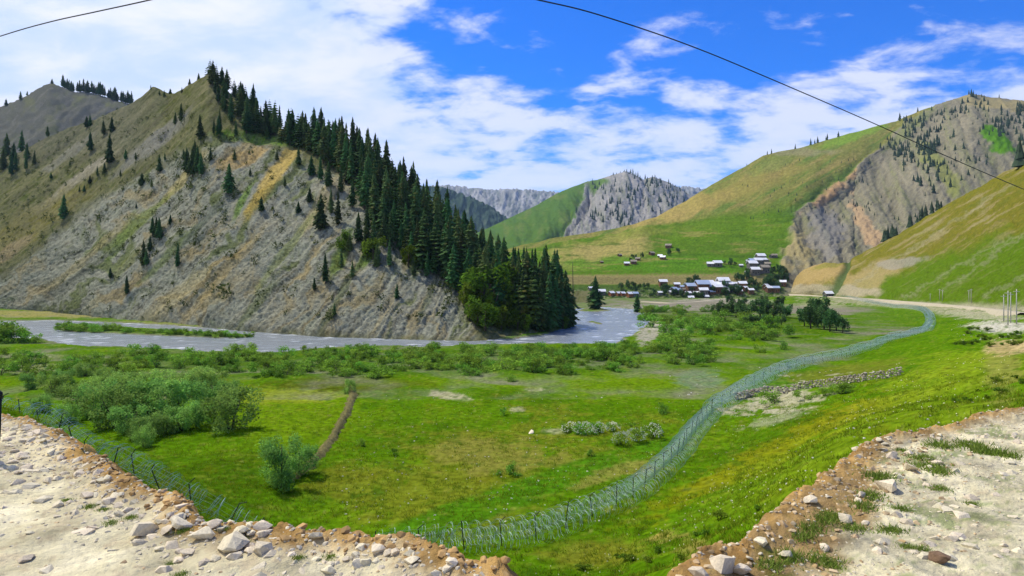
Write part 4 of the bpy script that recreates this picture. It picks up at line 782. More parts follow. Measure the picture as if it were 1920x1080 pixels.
# ------------------------------------------------------------------ village
M_wood = mat('brown_timber', (0.17, 0.085, 0.045), var=0.3, vscale=1.5); M_mud = mat('grey_mud', (0.15, 0.14, 0.13), var=0.3, vscale=1.2)
M_tin = mat('pale_tin', (0.82, 0.82, 0.83), rough=0.45, var=0.12, vscale=0.8, spec=0.5); M_tinb = mat('blue_tin', (0.42, 0.50, 0.64), rough=0.45, var=0.12, vscale=0.8, spec=0.5); M_thatch = mat('weathered_plank', (0.30, 0.26, 0.20), var=0.3, vscale=2); M_dark = mat('dark_glass', (0.02, 0.025, 0.03), rough=0.2, spec=0.5); M_orange = mat('orange_timber', (0.38, 0.15, 0.06), var=0.25, vscale=1)
def box(x0, x1, y0, y1, z0, z1):
    return [(x, y, z) for z in (z0, z1) for y in (y0, y1) for x in (x0, x1)], [(0, 2, 3, 1), (4, 5, 7, 6), (0, 1, 5, 4), (2, 6, 7, 3), (0, 4, 6, 2), (1, 3, 7, 5)]
def wall_mesh(m, h):
    v, f = box(-.5, .5, -.4, .4, -.5, h); b = 8; v += [(-.5, 0, h + .26), (.5, 0, h + .26)]; f += [(4, 6, 8), (5, 9, 7)]; return mesh_py('wall', v, f, m)
def roof_mesh(m, h, ov=.09):
    v = []; f = []
    for s in (-1, 1):
        b = len(v); y = s * (.4 + ov); ze = h - .06; zr = h + .29
        for x in (-.5 - ov, .5 + ov): v += [(x, 0, zr), (x, y, ze), (x, y, ze + .03), (x, 0, zr + .035)]
        f += [(b, b + 1, b + 5, b + 4), (b + 1, b + 2, b + 6, b + 5), (b + 2, b + 3, b + 7, b + 6), (b, b + 3, b + 2, b + 1), (b + 4, b + 5, b + 6, b + 7)]
    return mesh_py('roof', v, f, m)
WALLS = {(n, h): wall_mesh(m, h) for n, m in (('wood', M_wood), ('mud', M_mud), ('orange', M_orange)) for h in (.45, .7)}
ROOFS = {(n, h): roof_mesh(m, h) for n, m in (('tin', M_tin), ('blue', M_tinb), ('old', M_thatch)) for h in (.45, .7)}
DOOR = mesh_py('door', *box(-.06, .06, -.412, -.40, 0, .30), M_dark); WIN = mesh_py('window', *box(-.06, .06, -.412, -.40, .22, .38), M_dark)
def house(px, py, wp, wall, roof, h, label, group, rot=None, pk=mt_pick):
    p = pk(px, py); w = wp * 1.15 / F * p[1]; e = link('house', None, label=label, category='house', group=group); e.location = (p[0], p[1], p[2] - 0.1); e.scale = (w, w * .9, w * .95)
    e.rotation_euler = (0, 0, R(random.uniform(-45, 45) if rot is None else rot))
    link('wall', WALLS[(wall, h)], e); link('roof', ROOFS[(roof, h)], e); o = link('door', DOOR, e)
    for x in (-.3, .3): o = link('window', WIN, e); o.location.x = x
    return e
lr = 'tin-roofed house in the row of brown houses near the river'
for px, py, wp in ((1147, 553, 9), (1160, 553, 8), (1166, 553, 8), (1179, 555, 10)): house(px, py, wp, 'orange', 'tin', .45, 'brown house with white roof in the short row near the river', 'brown houses in the short row', 35)
house(1191, 554, 9, 'mud', 'blue', .45, 'grey house with bluish roof closing the row of brown houses', 'grey end house', 20); house(1127, 551, 11, 'mud', 'tin', .45, 'low white-roofed shed apart from the row of brown houses', 'low sheds', 5); house(1106, 543, 7, 'mud', 'tin', .45, 'tiny white-roofed hut beside the columnar conifer', 'tiny hut by the conifer')
for px, py, wp, ro, rt in ((1244, 537, 12, 'tin', 5), (1265, 547, 11, 'blue', 40), (1273, 548, 10, 'blue', 35), (1281, 546, 8, 'old', 30), (1295, 547, 15, 'blue', 8), (1316, 547, 20, 'blue', 10), (1318, 553, 13, 'tin', 0), (1327, 540, 12, 'tin', 30), (1335, 543, 13, 'tin', 10), (1344, 541, 12, 'tin', -20), (1356, 538, 17, 'tin', 5), (1365, 541, 12, 'tin', 0), (1346, 548, 14, 'tin', 10), (1369, 546, 10, 'blue', 30),
                           (1330, 546, 12, 'blue', 20), (1352, 543, 11, 'tin', 15), (1309, 541, 9, 'tin', 25), (1296, 562, 9, 'tin', 0), (1324, 560, 8, 'tin', 15), (1340, 536, 9, 'tin', 0), (1280, 541, 8, 'blue', 10), (1290, 553, 9, 'tin', 15), (1305, 553, 9, 'tin', -10), (1335, 551, 9, 'blue', 20), (1360, 549, 9, 'tin', 0), (1375, 536, 9, 'tin', 10), (1258, 551, 8, 'tin', 20), (1303, 547, 9, 'blue', 0), (1323, 537, 9, 'tin', 40), (1349, 533, 9, 'tin', 0), (1238, 552, 8, 'tin', 10), (1270, 537, 9, 'tin', 0), (1288, 537, 8, 'tin', 25), (1313, 534, 8, 'tin', -10), (1331, 532, 9, 'tin', 10), (1378, 546, 9, 'tin', 30), (1384, 541, 9, 'blue', 0)):
    house(px, py, wp, random.choice(['mud', 'wood']), ro, .7 if wp > 11 else .45, 'tin-roofed house crowded into the main cluster of the valley village', 'houses in the main village cluster', rt)
for px, py, wp, ro, rt in ((1393, 540, 12, 'tin', 0), (1397, 545, 8, 'tin', 30), (1387, 551, 8, 'tin', 0), (1408, 550, 9, 'tin', 10), (1435, 543, 10, 'tin', 40), (1441, 547, 10, 'tin', 20), (1455, 547, 10, 'blue', 0), (1468, 536, 10, 'tin', -25)):
    house(px, py, wp, 'wood', ro, .7, 'house half hidden by trees between the main cluster and the mound', 'houses among the village trees', rt)
for px, py, wp, ro in ((1425, 489, 13, 'tin'), (1431, 494, 10, 'tin'), (1410, 497, 11, 'blue'), (1421, 496, 12, 'tin'), (1411, 503, 14, 'tin'), (1434, 511, 13, 'old'), (1416, 515, 13, 'tin'), (1424, 513, 9, 'old'), (1400, 514, 6, 'tin'), (1402, 494, 6, 'tin'), (1437, 494, 8, 'old'), (1440, 500, 9, 'old')):
    house(px, py, wp, 'mud', ro, .7, 'house in the upper hamlet stacked on the slope above the village', 'houses of the upper hamlet', random.uniform(-15, 15))
for px, py, wp in ((1446, 482, 7), (1453, 482, 8), (1458, 522, 8)): house(px, py, wp, 'mud', 'old', .45, 'small dull-roofed hut at the edge of the upper hamlet', 'huts at the edge of the upper hamlet')
for px, py, wp in ((1332, 499, 10), (1346, 499, 13), (1390, 500, 6)): house(px, py, wp, 'mud', 'tin', .45, 'white-roofed farmhouse alone on the green terraces', 'farmhouses on the green terraces', random.uniform(-10, 10))
for px, py, wp, ro in ((1253, 464, 9, 'old'), (1222, 478, 8, 'old'), (1237, 482, 7, 'tin'), (1243, 485, 8, 'tin'), (1187, 494, 9, 'old'), (1195, 488, 7, 'old'), (1174, 497, 8, 'tin'), (1163, 480, 6, 'old'), (1128, 493, 5, 'old')):
    house(px, py, wp, 'wood', ro, .45, 'small wooden hut scattered on the bright green hillside fields', 'huts on the hillside fields')
house(1553, 556, 13, 'mud', 'tin', .45, 'small pale-roofed roadside hut below the mound', 'roadside hut', 10, slope_pick)
for px, py, h, n, sp in ((1380, 552, 8, 14, 34), (1460, 520, 8, 12, 14), (1440, 535, 8, 14, 28), (1280, 556, 6, 14, 40), (1400, 525, 7, 8, 16), (1245, 552, 6, 10, 30), (1200, 545, 6, 8, 40), (1300, 537, 9, 5, 8), (1255, 475, 6, 4, 20), (1195, 487, 6, 4, 14), (1380, 500, 6, 4, 30)):
    for i in range(n):
        p = mt_pick(px + rr.gauss(0, sp * .6), py + rr.gauss(0, 4.5 if n > 5 else 3)); plant('broadleaf_tree', p, rr.uniform(.6, 1.15) * h, rr.choice(BTREE), TSTEM, 'dark broadleaf tree growing between the village houses', 'tree', 'trees between the village houses', rr.uniform(0.9, 1.4))

# ------------------------------------------------------------------ road along the foot of the slope
def drape(name, pix, width, m, label, cat, lift=0.12, pk=None):
    pts = [Vector((pk or gpick)(*q)) for q in pix]; path = []
    for a, b in zip(pts[:-1], pts[1:]):
        n = max(2, int((b - a).length / 4)); path += [a.lerp(b, i / n) for i in range(n)]
    path.append(pts[-1]); v = []
    for i, p in enumerate(path):
        t = (path[min(i + 1, len(path) - 1)] - path[max(0, i - 1)]); n = Vector((-t.y, t.x, 0)).normalized()
        for s, dz in ((-1.0, -2.6), (-.55, -.25), (-.4, 0), (.4, 0), (.55, -.25), (1.0, -2.6)): q = p + n * s * width; v.append((q.x, q.y, p.z + lift + dz))
    return link(name, mesh_np(name, v, grid_faces(len(path), 6), m), kind='structure', label=label, category=cat)
M_road = mat('dusty_road', (0.40, 0.35, 0.24), var=0.15, vscale=0.5)
both = lambda px, py: max((gpick(px, py), slope_pick(px, py)), key=lambda q: -q[1])
drape('road', [(1478, 551), (1520, 554), (1560, 557), (1600, 559), (1660, 563), (1720, 568), (1800, 575), (1860, 581), (1925, 590)], 3.4, M_road, 'pale dusty road running along the foot of the slope', 'road', 0.5, both)
drape('village_road', [(1205, 566), (1260, 569), (1300, 567), (1340, 563), (1380, 558), (1420, 556), (1478, 552)], 3.5, M_road, 'dirt road below the village houses', 'road', 0.4)

# ------------------------------------------------------------------ fences
def path3(pts, step):
    out = []; acc = 0; pts = [Vector(p) for p in pts]
    seg = [(b - a).length for a, b in zip(pts[:-1], pts[1:])]; tot = sum(seg); n = int(tot / step); j = 0; base_ = 0
    for i in range(n + 1):
        s_ = i * step
        while j < len(seg) - 1 and s_ > base_ + seg[j]: base_ += seg[j]; j += 1
        out.append(pts[j].lerp(pts[j + 1], min(1, (s_ - base_) / seg[j])))
    return out
def smooth_pts(p, it=2):
    p = [Vector(q) for q in p]
    for _ in range(it):
        o = [p[0]]
        for a, b in zip(p[:-1], p[1:]): o += [a.lerp(b, .25), a.lerp(b, .75)]
        p = o + [p[-1]]
    return p
def ground_pts(p): 
    z = gz_arr([q.x for q in p], [q.y for q in p]); return [Vector((q.x, q.y, zz)) for q, zz in zip(p, z)]
def coil_mesh(path, rad, pitch, width, nseg, lat, zc, seed, jit=0.12):
    P_ = np.array([tuple(q) for q in path]); d = np.r_[0, np.cumsum(np.linalg.norm(np.diff(P_, axis=0), axis=1))]; L = d[-1]
    n = int(L / pitch * nseg); s_ = np.linspace(0, L, n); c_ = np.stack([np.interp(s_, d, P_[:, k]) for k in range(3)], -1)
    t = np.gradient(c_, axis=0); t /= np.linalg.norm(t, axis=1)[:, None]; nx = np.stack([-t[:, 1], t[:, 0], 0 * t[:, 0]], -1); nx /= np.linalg.norm(nx, axis=1)[:, None]
    a = np.arange(n) / nseg * 6.2832 + seed; rg_ = rad * (1 + jit * perlin(s_ * 0.7, s_ * 0 + seed) * 2); up = np.array([0, 0, 1.0])
    q = c_ + nx * (lat + rg_ * np.cos(a) + 0.10 * perlin(s_ * 1.3, s_ * 0 + 5 + seed))[:, None] + up * (zc + rg_ * np.sin(a))[:, None] + t * (0.35 * pitch * np.sin(a * 0.5 + 1) + 0.5 * pitch * perlin(s_ * 2.1, s_ * 0 + 9 + seed) + 0.45 * rg_ * np.sin(a))[:, None]
    w = np.cross(np.gradient(q, axis=0), np.array([0.3, -1.0, 0.2])); w /= np.linalg.norm(w, axis=1)[:, None] + 1e-9; w *= width / 2
    v = np.stack([q - w, q + w], 1).reshape(-1, 3); i = np.arange(n - 1) * 2; return v, np.stack([i, i + 1, i + 3, i + 2], -1)
def post_mesh(h, arm):
    l = [([(0, 0, -.4), (0, 0, h)], .032)]
    return tubes('post', l, M_post, 5, False)
ARM = tubes('arm', [([(0, 0, 1.48), (.34, 0, 1.72)], .026)], M_post, 5, False)
POST = [post_mesh(1.5, True), post_mesh(1.75, False), post_mesh(1.5, True)]
def fence(label, pts, coils, post_step, wire=True, tiltmax=0.12):
    e = link('wire_fence', None, label=label, category='fence', group='razor wire fences'); e.location = pts[0]
    def addp(name, me): o = link(name, me, e); o.matrix_parent_inverse = Matrix.Translation(-Vector(pts[0])); return o
    for i, q in enumerate(path3(pts, post_step)):
        k_ = random.randrange(3); o = addp('post', POST[k_]); o.location = q
        if k_ != 1: link('arm', ARM, o)
        o.rotation_euler = (random.uniform(-tiltmax, tiltmax), random.uniform(-tiltmax, tiltmax), random.uniform(-.4, .4))
    for (rad, pitch, width, nseg, lat, zc) in coils:
        v, f = coil_mesh(pts, rad, pitch, width, nseg, lat, zc, random.random() * 6); addp('razor_coil', mesh_np('razor_coil', v, f, M_wire, False))
    if wire:
        for zc in (0.25, 0.55, 0.85, 1.15, 1.45):
            addp('strand', tubes('strand', [([p + Vector((0, 0, zc + random.uniform(-.03, .03))) for p in path3(pts, 1.5)], .006)], M_wire, 3))
    return e
fp = [(700, 37.5), (790, 38.1), (860, 38.6), (930, 40), (1000, 41.5), (1070, 43.8), (1110, 45), (1180, 48), (1222, 53), (1255, 57), (1300, 69), (1330, 78.5), (1390, 95), (1450, 111), (1520, 129), (1600, 143), (1680, 172), (1735, 205)]
W2 = lambda px, d: Vector(((px - CX) / F * d, d, 0))
fpts = ground_pts(path3(smooth_pts([W2(*q) for q in fp]), 1.0))
near = [p for p in fpts if p.y < 80]; farp = [p for p in fpts if p.y >= 79]
fence('bluish razor wire fence sweeping across the meadow below the slope', near, [(.52, .34, .014, 16, -.8, .5), (.52, .30, .014, 16, .6, .5), (.46, .40, .013, 16, -.05, 1.2), (.40, .5, .013, 16, .1, .8)], 2.6)
fence('razor wire fence running on past the stone wall to the far terraces', farp, [(.66, .6, .022, 12, -.9, .62), (.66, .6, .022, 12, .7, .62), (.55, .6, .025, 12, 0, 1.4), (.5, .9, .025, 12, -.2, .9)], 5)
fp = [(1735, 204), (1744, 226), (1745, 250), (1738, 290), (1715, 330), (1660, 390), (1600, 470), (1560, 540)]
fence('distant razor wire fence curving round the far terraced fields', ground_pts(path3(smooth_pts([W2(*q) for q in fp]), 3.0)), [(.8, 1.4, .045, 10, -.8, .8), (.8, 1.3, .045, 10, .8, .8), (.7, 1.6, .045, 10, 0, 1.4)], 14, False)
fp = [(-200, 47), (20, 47.5), (115, 44), (207, 40.5), (277, 38.5), (343, 37.5), (383, 37), (470, 36.6), (580, 36.8), (690, 37.4)]
fence('slack tangled razor wire fence with leaning posts below the rubble bank', ground_pts(path3(smooth_pts([W2(*q) for q in fp]), 1.0)), [(.75, .8, .02, 20, 0, .85), (.6, .6, .018, 18, .6, .55)], 2.4, True, 0.45)

# ------------------------------------------------------------------ stones
def rock_mesh(seed, n=15, flat=0.65, m=M_stone):
    r = random.Random(seed); bm = bmesh.new()
    for i in range(n):
        d = Vector((r.gauss(0, 1), r.gauss(0, 1), r.gauss(0, 1))).normalized(); bm.verts.new((d.x * r.uniform(.4, .55), d.y * r.uniform(.34, .5), d.z * r.uniform(.4, .5) * flat))
    h = bmesh.ops.convex_hull(bm, input=bm.verts); bmesh.ops.delete(bm, geom=[g_ for g_ in h['geom_interior'] if isinstance(g_, bmesh.types.BMVert)], context='VERTS')
    me = bpy.data.meshes.new('stone'); bm.to_mesh(me); bm.free()
    if m: me.materials.append(m)
    return me
ROCKS = [rock_mesh(i, 14 + i % 6, random.uniform(.5, .85)) for i in range(14)]
RARR = []
for me in ROCKS:
    v = np.empty(len(me.vertices) * 3); me.vertices.foreach_get('co', v); me.calc_loop_triangles(); t = np.empty(len(me.loop_triangles) * 3, int); me.loop_triangles.foreach_get('vertices', t); RARR.append((v.reshape(-1, 3), t.reshape(-1, 3)))
def rock_heap(items):
    """items: (x, y, z, size, colour); many small rocks as one mesh"""
    Vv = []; Ff = []; Cc = []; b = 0; r = np.random.default_rng(4)
    for x, y, z, s_, col in items:
        v, t = RARR[r.integers(14)]; a = r.random() * 6.28; ca, sa = math.cos(a), math.sin(a); tl = r.uniform(-.5, .5); w = v.copy()
        w = np.stack([w[:, 0] * ca - w[:, 1] * sa, w[:, 0] * sa + w[:, 1] * ca, w[:, 2] + tl * w[:, 0] * .6], -1) * s_ * r.uniform(.8, 1.2, 3) + [x, y, z]; Vv.append(w); Ff.append(t + b); Cc.append(np.repeat(np.array(col)[None] * r.uniform(.75, 1.2), len(w), 0)); b += len(w)
    return np.concatenate(Vv), np.concatenate(Ff), np.concatenate(Cc)
# individual stones of the rubble bank
def stone(p, s_, label, group, name='stone', sink=.27, k=None):
    o = link(name, ROCKS[random.randrange(14) if k is None else k], label=label, category='stone', group=group); o.location = (p[0], p[1], p[2] + s_ * (.25 - sink)); q = random.uniform
    o.scale = (s_ * q(.8, 1.25), s_ * q(.8, 1.15), s_ * q(.7, 1.1)); o.rotation_euler = (q(-.4, .4), q(-.4, .4), q(0, 6.28)); return o
rr = random.Random(31)
def edge_pt(i0, i1, t, off):
    a = EDGE_W[i0:i1 + 1]; L = [math.dist(p, q) for p, q in zip(a[:-1], a[1:])]; s_ = t * sum(L); j = 0
    while j < len(L) - 1 and s_ > L[j]: s_ -= L[j]; j += 1
    (x1, y1), (x2, y2) = a[j], a[j + 1]; u = min(1, s_ / L[j]); nx, ny = (y2 - y1) / L[j], -(x2 - x1) / L[j]
    return x1 + (x2 - x1) * u + nx * off, y1 + (y2 - y1) * u + ny * off
for i in range(165):
    x, y = edge_pt(3, 9, rr.random(), 0.12 + abs(rr.gauss(0, .46)))
    if y < 2.5: continue
    stone((x, y, gz_xy(x, y)), rr.uniform(.07, .17), 'pale angular stone in the rubble bank along the road edge', 'stones of the rubble bank')
for i in range(70):
    x, y = edge_pt(9, 14, rr.random(), 0.05 + abs(rr.gauss(0, .4)))
    if y < 2.5: continue
    stone((x, y, gz_xy(x, y)), rr.uniform(.07, .16), 'pale stone strewn along the low lip of the road', 'stones along the low lip of the road')
for px, py, w, lab in ((270, 985, 52, 'pale wedge-shaped boulder at the end of the rubble bank'), (312, 988, 34, 'squat boulder wedged between two larger boulders on the road lip'), (342, 975, 44, 'tan rounded boulder on the road lip beside the wedge-shaped one'), (380, 995, 44, 'smooth cream boulder on the road lip'), (402, 978, 30, 'flat slab perched on the road lip behind the cream boulder'), (435, 1012, 60, 'broad low cream slab lying in the road rubble'), (495, 1022, 46, 'long pale slab half buried in the road rubble'), (450, 990, 34, 'block-shaped pale stone on the road lip')):
    p = gpick(px, py + w * .3); stone(p, w / F * p[1] * 1.15, lab, 'boulders on the road lip', 'boulder', .1)
for px, py, w, lab in ((1665, 905, 46, 'large tan boulder at the top of the eroded bank'), (1705, 872, 30, 'pale pointed boulder beside the large tan boulder'), (1582, 966, 30, 'smooth grey stone lying in the weeds of the eroded bank'), (1355, 1050, 62, 'large tilted slab at the foot of the eroded bank'), (1390, 1062, 40, 'narrow upright slab leaning on the tilted slab'), (1475, 1035, 34, 'tan block below the eroded bank'), (1545, 1025, 24, 'white rounded stone at the edge of the gravel'), (1406, 1043, 18, 'small grey round stone beside the leaning slab'),
                       (1430, 1012, 34, 'hollowed tan rock on the crumbling bank'), (1520, 935, 26, 'tan rock embedded in the crest of the eroded bank'), (1310, 1068, 40, 'brown earth-stained boulder at the foot of the bank'), (1673, 852, 20, 'small cream stone on the bank top')):
    p = gpick(px, py + w * .3); stone(p, w / F * p[1] * 1.15, lab, 'boulders of the eroded bank', 'boulder', .1)
o = stone(gpick(1757, 1052), .17, 'dark brown broken rock lying on the pale gravel', 'dark rock', 'dark_rock', .1, 3)
o.data = o.data.copy(); o.data.materials.clear(); o.data.materials.append(mat('brown_rock', (0.16, 0.10, 0.06), var=.4, vscale=6))
for i in range(120):
    px, py = rr.uniform(1600, 1915), 815 + 230 * rr.random() ** 1.7; p = gpick(px, py)
    if p[1] > 12: continue
    stone(p, rr.uniform(.04, .15), 'pale stone lying on the gravel terrace beside the eroded bank', 'stones on the gravel terrace')
items = []
for i in range(5600):
    k = rr.random()
    if k < .45: x, y = edge_pt(2, 14, rr.random(), abs(rr.gauss(0, .5)) - .05); s_ = rr.uniform(.018, .06)
    elif k < .88: x, y = edge_pt(17, 27, rr.random(), abs(rr.gauss(0, 1.5)) - .05); s_ = rr.uniform(.015, .05)
    else: x, y = rr.uniform(-6, 7), rr.uniform(3.3, 9); s_ = rr.uniform(.008, .028)
    if y < 2.5: continue
    items.append([x, y, 0, s_, (.56, .49, .35) if rr.random() < .85 else (.44, .32, .18)])
I = np.array([q[:2] for q in items]); zz, ss = ground_z(CX + I[:, 0] / I[:, 1] * F, I[:, 1])
items = [(q[0], q[1], z - q[3] * .08, q[3], q[4]) for q, z, s_ in zip(items, zz, ss) if s_ < .1]
v, f, c_ = rock_heap(items); link('gravel', mesh_np('gravel', v, f, M_wallstone, False, c_), kind='stuff', label='pale loose gravel and chippings on the road ledge', category='gravel')
items = []; 
for i in range(480):
    k = rr.random(); off = rr.gauss(0, .40) - .1; x, y = edge_pt(16, 24, rr.random(), -off); items.append([x, y, 0, rr.uniform(.02, .085), rr.choice([(.44, .31, .17), (.36, .25, .12), (.50, .38, .22)])])
for i in range(260):
    x, y = edge_pt(6, 15, rr.random(), rr.gauss(0.0, .10)); items.append([x, y, 0, rr.uniform(.03, .10), (.40, .25, .10)])
I = np.array([q[:2] for q in items]); zz, ss = ground_z(CX + I[:, 0] / I[:, 1] * F, I[:, 1])
v, f, c_ = rock_heap([(q[0], q[1], z, q[3], q[4]) for q, z in zip(items, zz)]); link('earth_clods', mesh_np('earth_clods', v, f, M_wallstone, False, c_), kind='stuff', label='brown earth clods and rubble on the eroded bank', category='rubble')
# dry stone wall
wp = path3([gpick(*q) for q in ((1378, 750), (1440, 737), (1500, 730), (1560, 722), (1620, 714), (1692, 703))], .34); items = []
for q in wp:
    z0 = gz_xy(q.x, q.y)
    for k in range(4): items.append((q.x + rr.uniform(-.08, .08), q.y + rr.uniform(-.2, .2), z0 + .12 + k * .26 + rr.uniform(-.05, .05), rr.uniform(.32, .55), rr.choice([(.36, .31, .24), (.28, .24, .19), (.44, .40, .32)])))
v, f, c_ = rock_heap(items); link('stone_wall', mesh_np('stone_wall', v, f, M_wallstone, False, c_), label='low dry stone wall along the terrace above the fence', category='wall')
# white flecks and stones over the pasture and banks
items = []
for i in range(700):
    k = rr.random()
    px, py = (rr.uniform(640, 1250), rr.uniform(740, 980)) if k < .35 else ((rr.uniform(1250, 1900), rr.uniform(680, 1000)) if k < .7 else (rr.uniform(1780, 1900), rr.uniform(575, 640))) if k < .85 else (rr.uniform(1330, 1480), rr.uniform(745, 800))
    items.append((px, py))
items = [(gpick(*q), rr) for q in items]
v, f, c_ = rock_heap([(p[0], p[1], p[2], rr.uniform(.05, .22) * (1 if p[1] < 90 else 2), (.52, .50, .42)) for p, _ in items if p[1] > 12]); link('field_stones', mesh_np('field_stones', v, f, M_wallstone, False, c_), kind='stuff', label='pale stones scattered over the pasture', category='stones')
# named white boulder and markers on the meadow
p = gpick(995, 812); stone(p, .9, 'white boulder standing alone on the open meadow', 'meadow boulder', 'boulder', .1)
# earth bank across the meadow
def earth_bank():
    pts = ground_pts(path3(smooth_pts([gpick(*q) for q in ((658, 726), (662, 742), (655, 766), (635, 800), (612, 838), (585, 870), (558, 893), (536, 908))]), .5)); prof = [(-.6, -.15), (-.32, .2), (0, .42), (.3, .22), (.6, -.15)]; v = []
    for i, p in enumerate(pts):
        t = pts[min(i + 1, len(pts) - 1)] - pts[max(i - 1, 0)]; n = Vector((-t.y, t.x, 0)).normalized()
        k = min(1, .15 + i / 6, .15 + (len(pts) - 1 - i) / 14)
        for a, b in prof: q = p + n * (a * rr.uniform(.6, 1.5)); v.append((q.x, q.y, p.z + b * k * rr.uniform(.4, 1.6) - .1 * (1 - k)))
    link('earth_bank', mesh_np('earth_bank', v, grid_faces(len(pts), 5), mat('mud_bank', (.12, .105, .03), var=.6, vscale=2, bump=.6, bscale=6)), label='low brown mud bank curving across the meadow', category='wall')
earth_bank()

# ------------------------------------------------------------------ grass, weeds and flowers
def blades(pts, hmin, hmax, w, cols, seed, per=5, spread=.12):
    r = np.random.default_rng(seed); n = len(pts) * per; p = np.repeat(pts, per, 0) + np.c_[r.normal(size=(n, 2)) * spread, np.zeros(n)]
    h = r.uniform(hmin, hmax, n); a = r.random(n) * 6.28; ln = r.normal(size=(n, 2)) * .45 * h[:, None]; ww = w * r.uniform(.6, 1.3, n)
    dx = np.c_[np.cos(a) * ww, np.sin(a) * ww, np.zeros(n)]; tip = p + np.c_[ln, h]
    v = np.stack([p - dx, p + dx, tip], 1).reshape(-1, 3); C_ = np.array(cols)[r.integers(len(cols), size=n)] * r.uniform(.7, 1.3, n)[:, None]
    return v, np.arange(3 * n).reshape(-1, 3), np.repeat(C_, 3, 0)
r_ = np.random.default_rng(77); N_ = 42000
d = np.exp(r_.uniform(math.log(24), math.log(85), N_)); px = r_.uniform(0, 1960, N_)
z, s_ = ground_z(px, d); py = HY - z / d * F; x = (px - CX) / F * d
ok = (py < 1090) & (s_ > .8) & (py > 700) & (fbm(x / 3, d / 3, o=3) + .25 * r_.normal(size=N_) > -.1)
pts = np.c_[x, d, z][ok]; v, f, c_ = blades(pts, .08, .26, .02, [(.14, .22, .008), (.20, .26, .012), (.11, .20, .008), (.26, .27, .025)], 3)
link('meadow_grass', mesh_np('meadow_grass', v, f, M_grass, False, c_), kind='stuff', label='short green grass covering the meadow and slope', category='grass')
q = r_.uniform(0, 1, (1500, 2)); px = np.where(q[:, 0] < .5, r_.uniform(640, 1260, 1500), r_.uniform(1250, 1900, 1500)); d = np.exp(r_.uniform(math.log(30), math.log(95), 1500)); z, s_ = ground_z(px, d); x = (px - CX) / F * d
ok = (s_ > 1.5) & (fbm(x / 8 + 4, d / 8, o=3) + .2 * r_.normal(size=1500) > .1); n = ok.sum(); o = np.c_[x, d, z + .18][ok]; s = .045
v = (o[:, None] + np.array([[s, 0, 0], [-s * .5, s, 0], [-s * .5, -s, 0], [0, 0, s * 1.2]])[None]).reshape(-1, 3); f = [(4 * k + a, 4 * k + b, 4 * k + c__) for k in range(n) for a, b, c__ in ((0, 1, 3), (1, 2, 3), (2, 0, 3))]
link('wildflowers', mesh_np('wildflowers', v, f, mat('petals', (.72, .70, .42)), False), kind='stuff', label='small white and cream wildflowers across the pasture', category='flowers')
def tuft(seed, n, h, w, cols):
    v, f, c_ = blades(np.zeros((1, 3)), h * .5, h, w, cols, seed, n, .28); return mesh_np('weed_leaves', v, f, M_grass, False, c_)
TUFT = [tuft(i, 240, .30, .024, [(.18, .26, .04), (.23, .29, .06), (.13, .21, .025)]) for i in range(4)]
for px, py, w in ((1440, 1055, 50), (1480, 1040, 55), (1535, 1045, 60), (1560, 1055, 45), (1672, 990, 44), (1690, 840, 24), (1765, 830, 50), (1850, 845, 60), (1740, 870, 50), (1765, 880, 44), (1760, 910, 34), (1730, 855, 40), (1500, 1000, 50), (1520, 985, 50), (1540, 970, 44), (1555, 960, 44), (1620, 945, 44), (1630, 925, 50), (1645, 890, 50), (1600, 985, 44), (1820, 830, 50), (1890, 850, 40), (1820, 940, 26), (1700, 1020, 30), (1730, 1025, 26), (1690, 950, 30),
                  (170, 945, 22), (210, 975, 26), (195, 950, 20), (345, 990, 26), (420, 985, 24), (125, 932, 18), (245, 965, 22), (455, 1005, 24), (560, 1040, 22), (340, 1072, 26), (320, 1050, 24), (620, 1040, 26)):
    p = gpick(px, py + 6); o = link('weed_tuft', None, label='green weed tuft growing beside the eroded bank' if px > 1000 else 'green weed tuft growing in the road-edge rubble bank', category='weed', group='weeds by the eroded bank' if px > 1000 else 'weeds in the rubble bank'); link('leaves', random.choice(TUFT), o); o.location = p; s_ = w / F * p[1] * 1.1; o.scale = (s_, s_, s_ * random.uniform(.6, .9)); o.rotation_euler.z = random.random() * 6
for i in range(46):
    px, py = rr.uniform(960, 1500), rr.uniform(930, 1070)
    if py < 1130 - (px - 900) * .35: continue
    p = gpick(px, py); 
    if p[1] < 14: continue
    plant('leafy_weed', p, rr.uniform(.22, .45), rr.choice(HERB), STEM[1], 'leafy green weed on the grassy slope below the ledge', 'weed', 'leafy weeds on the grassy slope', rr.uniform(.9, 1.3), 'foliage', 'stem')
for i in range(34):
    px = rr.uniform(1790, 1915); py = rr.uniform(618, 650) if i < 24 else rr.uniform(700, 755); p = gpick(px, py)
    if p[1] < 14: continue
    plant('leafy_weed', p, rr.uniform(.35, .8) * (1 if py < 680 else .6), rr.choice(HERB), STEM[1], 'leafy green clump along the upper edge of the pasture', 'weed', 'leafy clumps along the pasture edge', 1.1, 'foliage', 'stem')

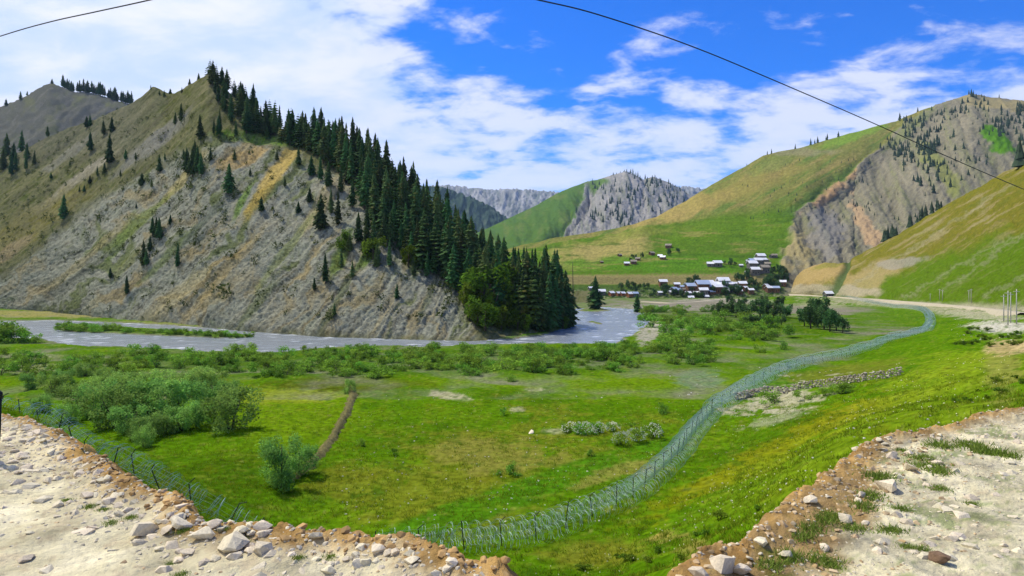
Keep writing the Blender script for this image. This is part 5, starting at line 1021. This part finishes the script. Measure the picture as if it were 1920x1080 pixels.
# ------------------------------------------------------------------ poles, cables, black post
def utility_pole(px, py, top, label, pair=True, th=.09):
    p = both(px, py); h = (py - top) / F * p[1]; e = link('utility_pole', None, label=label, category='pole', group='utility poles by the road'); e.location = p
    link('pole', tubes('pole', [([(0, 0, -.4), (0, 0, h)], [th, th * .7])], M_pole, 6), e); link('crossarm', tubes('crossarm', [([(-.7, 0, h * .93), (.7, 0, h * .93)], th * .5)], M_pole, 5), e)
for px, py, top in ((1882, 603, 552), (1890, 610, 545), (1895, 606, 548), (1906, 608, 542)): utility_pole(px, py, top, 'tall pale utility pole in the cluster on the gravel patch by the road', True, .13)
for px, py, top in ((1743, 563, 550), (1761, 563, 542), (1766, 564, 543), (1816, 566, 543), (1820, 567, 541)): utility_pole(px, py, top, 'slender utility pole along the distant road', True, .18)
pole_top = Vector((1.2, -4.5, 5.6))
e = link('utility_pole', None, label='wooden utility pole beside the road carrying the overhead cables', category='pole', group='cable poles'); e.location = (1.2, -4.5, ZR)
link('pole', tubes('pole', [([(0, 0, -.3), (0, 0, 7.9)], [.13, .09])], M_pole, 8), e)
def spline(pts, n=14):
    out = []
    for i in range(len(pts) - 1):
        a, b, c_, d_ = pts[max(i - 1, 0)], pts[i], pts[i + 1], pts[min(i + 2, len(pts) - 1)]
        for k in range(n):
            t = k / n; out.append(.5 * ((2 * b) + (c_ - a) * t + (2 * a - 5 * b + 4 * c_ - d_) * t * t + (3 * b - a - 3 * c_ + d_) * t ** 3))
    return out + [pts[-1]]
cp = [(890, -26, 8), (1010, 0, 9), (1130, 30, 10.5), (1300, 88, 13.5), (1450, 150, 17), (1640, 232, 24), (1780, 295, 31), (1920, 355, 42), (2080, 420, 60)]
k1 = [pole_top] + spline([Vector(P(*q)) for q in cp]); link('overhead_cable', tubes('overhead_cable', [(k1, [.0095 + .00042 * max(0, q.y - 9) for q in k1])], M_black, 6), label='black overhead cable slanting across the blue sky toward the pasture slope', category='cable')
cp = [(400, -30, 8), (280, 0, 9), (180, 22, 10), (90, 42, 11), (0, 68, 12.5), (-150, 118, 16)]
k2 = [pole_top] + spline([Vector(P(*q)) for q in cp]); link('overhead_cable', tubes('overhead_cable', [(k2, .009)], M_black, 6), label='black overhead cable crossing the white clouds above the grey ridge', category='cable')
p = gpick(-8, 868); e = link('black_post', None, label='short black rubber post standing at the edge of the rubble', category='post'); e.location = p
link('shaft', tubes('shaft', [([(0, 0, -.1), (0.0, 0, .35), (0.012, 0, .72)], [.05, .048, .045])], M_black, 10), e); link('cap', tubes('cap', [([(0.012, 0, .70), (0.012, 0, .76), (.012, 0, .785)], [.052, .052, .03])], M_black, 10), e)

# ------------------------------------------------------------------ air
hz = bpy.data.materials.new('haze'); hz.use_nodes = True; hz.node_tree.nodes.clear()
vo = hz.node_tree.nodes.new('ShaderNodeVolumePrincipled'); vo.inputs['Color'].default_value = (0.45, 0.68, 1.0, 1); vo.inputs['Density'].default_value = 4.0e-5; vo.inputs['Anisotropy'].default_value = 0.1
ou = hz.node_tree.nodes.new('ShaderNodeOutputMaterial'); hz.node_tree.links.new(vo.outputs[0], ou.inputs['Volume'])
v, f = box(-26000, 42000, -40, 15400, -24, 1100)
HAZE = link('haze', mesh_py('haze', v, f, hz), kind='stuff', label='thin blue air haze filling the valley', category='haze')
